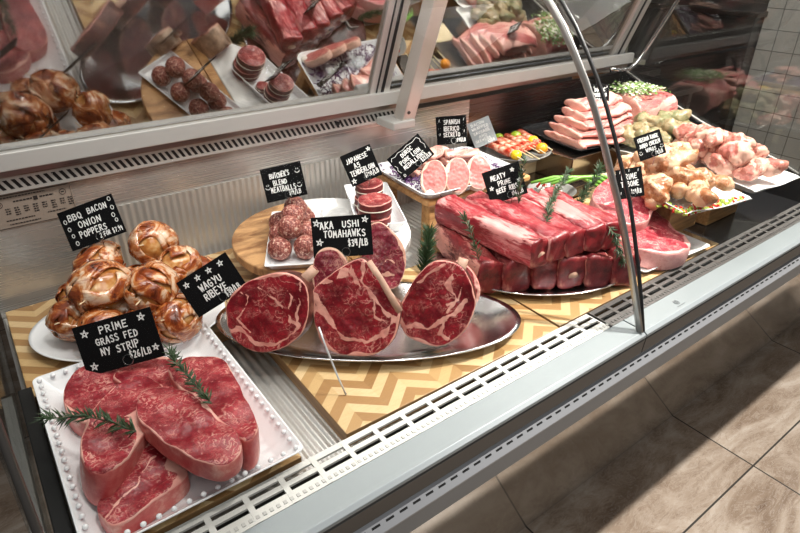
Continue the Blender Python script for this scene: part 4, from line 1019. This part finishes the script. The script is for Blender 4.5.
pb = MB().box(-.055, .055, -.04, .04, 0, .075).obj('pale_block', pale_wood, None, bevel=.004, loc=(1.56, 1.0 - .02, -.0115), rot=(0, 0, R(-8))); tag(pb, 'pale wooden riser block behind the T-bone card', 'riser')

# ------------------------------------------------------------------ beef rib pile
rp = MB().lathe([(.02, .003), (.78, .003), (.88, .007), (.97, .017), (1.0, .019), (1.0, .0215), (.965, .0195), (.87, .0105), (.77, .0065), (.02, .0065)], 96, sx=.245, sy=.245)
rp = rp.obj('oval_platter', steel_plate, None, smooth=True, loc=(1.035, .850, .0)); rp.scale = (1, 1, 1); rp.rotation_euler = (0, 0, R(-40))
for v in rp.data.vertices: v.co.y *= .86; v.co.x *= 1.06
tag(rp, 'steel platter with a thin rim under the pile of beef ribs', 'platter')
ribm = meat('short rib beef', (.22, .009, .018), (.50, .05, .066), (.70, .32, .30), 48, .85, (.22, 1, 1), side=((.09, .006, .008), (.26, .02, .024), (.55, .22, .17)), vw=.06, fleck=.7, bump=.5)
ribd = meat('dark rib beef', (.10, .005, .008), (.30, .020, .024), (.64, .28, .23), 34, .75, (.35, 1, 1), rough=.48, side=((.06, .004, .006), (.22, .016, .020), (.62, .27, .20)), vw=.045, fleck=.5, bump=.6)
def rib(label, loc, yaw, L, w_, h, seed, mat, pitch=0, bone=True):
    e = empty('beef_rib', label, 'beef rib', loc, (0, R(pitch), R(yaw)), 'piled beef ribs')
    ph = seed * 1.7
    meatlog(L, w_, h, seed, lambda u, th, c: max(0, .35 + .6 * math.sin(th * 2 + ph) * (0 if c else 1) + .35 * math.sin(u * 7 + ph)) * .66, sq=4.2, amp=.009, taper=.10).obj('meat', mat, e, smooth=True)
    if bone:
        MB().tube([(-.001, 0, h * .42), (L * .3, .001, h * .70), (L * .7, 0, h * .75), (L + .003, 0, h * .45)], [.012, .013, .013, .012], 14, flat=.75).obj('rib_bone', bone_m, e, smooth=True)
    return e
for i in range(6):     # lower layer, cut ends towards the customer
    rib('beef rib in the lower row, %s cut end counted from the oval platter' % ['first', 'second', 'third', 'fourth', 'fifth', 'last'][i], (.832 + .054 * i, .765 - .031 * i, .010), 74 - 2 * i, .24, .070, .082, 60 + i, ribd, 0, i in (3,))
for i in range(5):     # top layer
    rib('beef rib in the upper row, %s' % ['nearest, with the pale bone end beside the platter', 'second, under the rib card', 'third in the row', 'fourth in the row', 'last, behind the glass joint'][i],
        (.900 + .048 * i, .695 - .010 * i, .088 + (.004 if i % 2 else 0)), 93 - 3.5 * i, .30 - .015 * i, .064, .066, 70 + i, ribm, 0, i == 0)
rosemary('rosemary sprig standing at the left end of the beef ribs', [(.78, .76, .115), (.79, .80, .16), (.80, .84, .185)], .020, 600, 21)
rosemary('rosemary sprig in the centre of the beef ribs pointing right', [(.965, .745, .160), (1.01, .775, .170), (1.07, .81, .178), (1.13, .84, .188), (1.19, .87, .196)], .020, 900, 22)
rosemary('short upright rosemary sprig behind the rib card', [(1.0, .86, .155), (1.01, .87, .19), (1.02, .875, .225), (1.025, .88, .255)], .018, 800, 23)
rosemary('rosemary tuft hanging at the right cut end of the ribs', [(1.075, .66, .15), (1.08, .64, .13), (1.075, .625, .105), (1.08, .61, .08)], .020, 1400, 24)
rosemary('rosemary bunch behind the glass joint beside the T-bone card', [(1.22, .86, .06), (1.27, .875, .10), (1.33, .885, .135), (1.37, .90, .16)], .026, 1600, 25, 'rosemary_bunch', None)

# ------------------------------------------------------------------ T-bones
tray('white_tray', 'flat white tray with a turned edge under the T-bone steaks', 'tray', (1.335, .725, .001), .27, .245, .014, .014, .01, R(-4), white_plast)
tb = meat('t bone beef', (.28, .014, .030), (.50, .06, .08), (.74, .38, .34), 55, .95, (1, 1, 1), side=((.66, .24, .24), (.78, .40, .37), (.48, .06, .08)), fleck=.9, bump=.5)
T1 = [(1.195, .70), (1.24, .83), (1.36, .86), (1.44, .83), (1.42, .74), (1.385, .67), (1.352, .605), (1.30, .585), (1.235, .615)]
steak('lower T-bone steak with a pale pink fat edge on the white tray', T1, .014, .052, (R(5), 0), mat=tb, name='t_bone_steak', grp='T-bone steaks', rimf=capside(-1.2, .012, .003, 1.5), seed=31, dome=.006,
      seams=[([(-.08, .05), (.0, .03), (.05, .06)], .004), ([(.0, .03), (.02, -.08)], .003)])
T2 = [(1.235, .76), (1.27, .85), (1.38, .885), (1.455, .86), (1.44, .80), (1.38, .735), (1.30, .70), (1.25, .715)]
steak('upper T-bone steak leaning on the pile behind the glass joint', T2, .064, .05, (R(10), R(-6)), mat=tb, name='t_bone_steak', grp='T-bone steaks', rimf=capside(-1.5, .010, .003, 1.5), seed=32, dome=.006,
      seams=[([(-.07, .02), (.0, .01), (.07, .03)], .003)])

# ------------------------------------------------------------------ pork crown
tray('black_tray', 'shallow black tray with a pale rim under the pork crown', 'tray', (1.80, 1.185, .118), .56, .31, .016, .02, .02, R(-8), plain('black glazed tray', (.025, .025, .027), .2, 0, .1, coat=.5))
bx = MB().box(-.30, .22, -.13, .12, 0, .083).obj('steel_box', brushed('brown steel box', (.34, .29, .24), .2), None, bevel=.003, loc=(1.76, 1.19, .0345)); tag(bx, 'brushed steel box under the pork crown tray', 'riser')
crown = meat('pink pork rib', (.42, .09, .09), (.60, .18, .165), (.70, .40, .34), 26, .8, (.4, 1, 1), side=((.62, .28, .23), (.72, .40, .33), (.52, .15, .13)), vw=.07)
k = 0
for zz, row in ((.126, [(1.53, 1.165, -8)]), (.150, [(1.542, 1.175, -14)]), (.175, [(1.56, 1.17, -5)]), (.199, [(1.58, 1.18, -12)]), (.221, [(1.60, 1.19, -2)])):
    for (x, y, a) in row:
        o = meatlog(.27 - .022 * k, .20 - .026 * k, .030, 80 + k, lambda u, th, c: .42 + .6 * math.sin(th * 3 + u * 5 + k), sq=2.3, amp=.013, bend=-.02, nl=40, nk=44, taper=.5).obj('pork_rib_slab', crown, None, smooth=True, loc=(x, y, zz), rot=(0, R(-2), R(a)))
        tag(o, 'wide folded pink pork rib slab, %s of the stack on the black tray' % ['bottom', 'second from the bottom', 'middle', 'second from the top', 'top'][k], 'pork rib', 'stacked pork rib slabs'); k += 1
ro = meatlog(.19, .17, .115, 95, lambda u, th, c: .25 + .5 * math.sin(th * 4 + u * 5), sq=2.8, amp=.012).obj('pork_roast', crown, None, smooth=True, loc=(1.83, 1.165, .128), rot=(0, 0, R(-8))); tag(ro, 'herb topped pork roast at the right end of the black tray', 'roast')
herb = MB(); rg = random.Random(12)
for i in range(900):
    x = rg.gauss(0, .05); y = rg.gauss(0, .04)
    if abs(x) > .09 or abs(y) > .08: continue
    z = .012 * (1 - (x / .1) ** 2) + rg.uniform(0, .02); s_ = rg.uniform(.004, .008); a = rg.uniform(0, 6.28); t = rg.uniform(-.8, .8)
    M = Matrix.Translation((x, y, z)) @ Matrix.Rotation(a, 4, 'Z') @ Matrix.Rotation(t, 4, 'X')
    herb.add([(-s_, 0, 0), (0, -s_ * .6, .001), (s_, 0, 0), (0, s_ * .6, .001), (0, 0, .002)], [(0, 1, 4), (1, 2, 4), (2, 3, 4), (3, 0, 4), (0, 3, 2, 1)], 0 if rg.random() < .62 else 1, M)
o = herb.obj('chopped_herbs', [plain('chopped green herb', (.16, .28, .06), .5, 0, .4, 200), plain('garlic crumbs', (.74, .72, .60), .5)], None, loc=(1.90, 1.165, .240)); tag(o, 'chopped green herbs and garlic heaped on the pork roast', 'herbs'); o['kind'] = 'stuff'

# ------------------------------------------------------------------ chicken
ctray = dict(h=.020, rim=.022, r=.015, wave=.003)
tray('chicken_tray', 'white wavy edged tray of marinated chicken in front', 'tray', (1.482, .735, .108), .24, .29, rot=R(-12), m=white_plast, **ctray)
tray('chicken_tray', 'white wavy edged tray of raw chicken at the far right', 'tray', (1.752, .745, .108), .22, .34, rot=R(-6), m=white_plast, **ctray)
tray('chicken_tray', 'white wavy edged tray of herbed chicken behind the others', 'tray', (1.800, 1.00, .100), .30, .20, rot=R(-6), m=white_plast, **ctray)
for (x, y, a, l, h0) in ((1.50, .77, .075, 'under the marinated chicken tray', .001), (1.76, .78, .09, 'under the raw chicken tray', -.034), (1.80, .98, .07, 'under the herbed chicken tray', -.012)):
    o = MB().box(-a, a, -.07, .07, 0, .106 - h0 - (.008 if y > .9 else 0)).obj('riser_block', stand_wood, None, bevel=.004, loc=(x, y, h0)); tag(o, 'wooden riser block ' + l, 'riser')
ch_or = meat('marinated chicken', (.34, .11, .04), (.52, .22, .09), (.66, .42, .27), 30, .8, rough=.30, bump=.9)
ch_pk = meat('raw chicken', (.40, .11, .09), (.56, .21, .16), (.68, .42, .33), 28, .8, rough=.26, bump=.8)
ch_hb = meat('herbed chicken', (.26, .19, .09), (.50, .38, .22), (.17, .17, .08), 70, .8, rough=.35, bump=.9)
def chick(kind, seed):
    rg = random.Random(seed)
    if kind == 0: return [((0, 0, 0), (.055, 0, .0), .024, .013), ((.05, 0, 0), (.075, .004, 0), .011, .012)]
    if kind == 1: return [((-.02, 0, 0), (.025, .012, 0), .018, .014), ((.02, .01, 0), (.045, -.02, .0), .013, .009), ((-.02, 0, 0), (-.04, -.022, .005), .014, .008)]
    return [((-.02, 0, 0), (.02, .005, .004), .024, .02), ((-.01, .015, 0), (.012, -.014, .004), .018, .018)]
proto = {}
for kind in range(3):
    for s_ in range(3): proto[kind, s_] = blob(chick(kind, s_), 3 * kind + s_, 4, .012, 34)
dat = {}
def pile(cx, cy, z0, rx, ry, n, layers, mat, name, label, cat, grp, seed, rot):
    rg = random.Random(seed); c, s_ = math.cos(R(rot)), math.sin(R(rot)); cnt = 0
    for L in range(layers):
        sh = 1 - L * .24; m = max(2, int(n * sh * sh))
        for i in range(m):
            q = math.sqrt((i + .5) / m) * sh; th = i * 2.39996 + L
            x, y = q * rx * math.cos(th), q * ry * math.sin(th)
            kd = rg.choice((0, 1, 2, 1)); vr_ = rg.randrange(3); key = (kd, vr_, mat.name)
            if key not in dat:
                o = proto[kd, vr_].obj(name, mat, None, smooth=True); dat[key] = o.data
            else:
                o = bpy.data.objects.new(name, dat[key]); C.objects.link(o)
            o.location = (cx + x * c - y * s_, cy + x * s_ + y * c, z0 + L * .026 + rg.uniform(0, .006))
            o.rotation_euler = (rg.uniform(-.5, .5), rg.uniform(-.35, .35), rg.uniform(0, 6.28)); k = rg.uniform(.85, 1.15); o.scale = (k, k, k)
            tag(o, label, cat, grp); cnt += 1
pile(1.465, .755, .118, .098, .120, 17, 3, ch_or, 'chicken_wing', 'orange marinated chicken piece in the front heap of poultry', 'chicken piece', 'marinated chicken pieces', 3, -12)
pile(1.750, .775, .118, .085, .135, 17, 3, ch_pk, 'chicken_drumstick', 'pink raw chicken piece in the far right heap of poultry', 'chicken piece', 'raw chicken pieces', 5, -6)
pile(1.800, 1.00, .112, .115, .075, 14, 3, ch_hb, 'herbed_chicken', 'herb coated chicken piece in the back heap of poultry', 'chicken piece', 'herbed chicken pieces', 7, -6)
gm = MB(); rg = random.Random(31)
for i in range(150):
    t = rg.uniform(0, 1); side_ = rg.random() < .5
    x, y = (rg.uniform(-.115, .115), rg.uniform(-.135, -.11)) if side_ else (rg.uniform(-.12, -.095), rg.uniform(-.13, .12))
    a = rg.uniform(0, 6.28); l = rg.uniform(.006, .014)
    gm.tube([(x, y, .010 + rg.uniform(0, .008)), (x + l * math.cos(a), y + l * math.sin(a), .012 + rg.uniform(0, .008))], .003, 6, rg.randrange(2))
o = gm.obj('garnish', [redp, plain('lettuce green', (.35, .50, .08), .4, 0, .3)], None, loc=(1.475, .735, .108), rot=(0, 0, R(-12))); tag(o, 'chopped red pepper and green garnish along the marinated chicken tray', 'garnish'); o['kind'] = 'stuff'
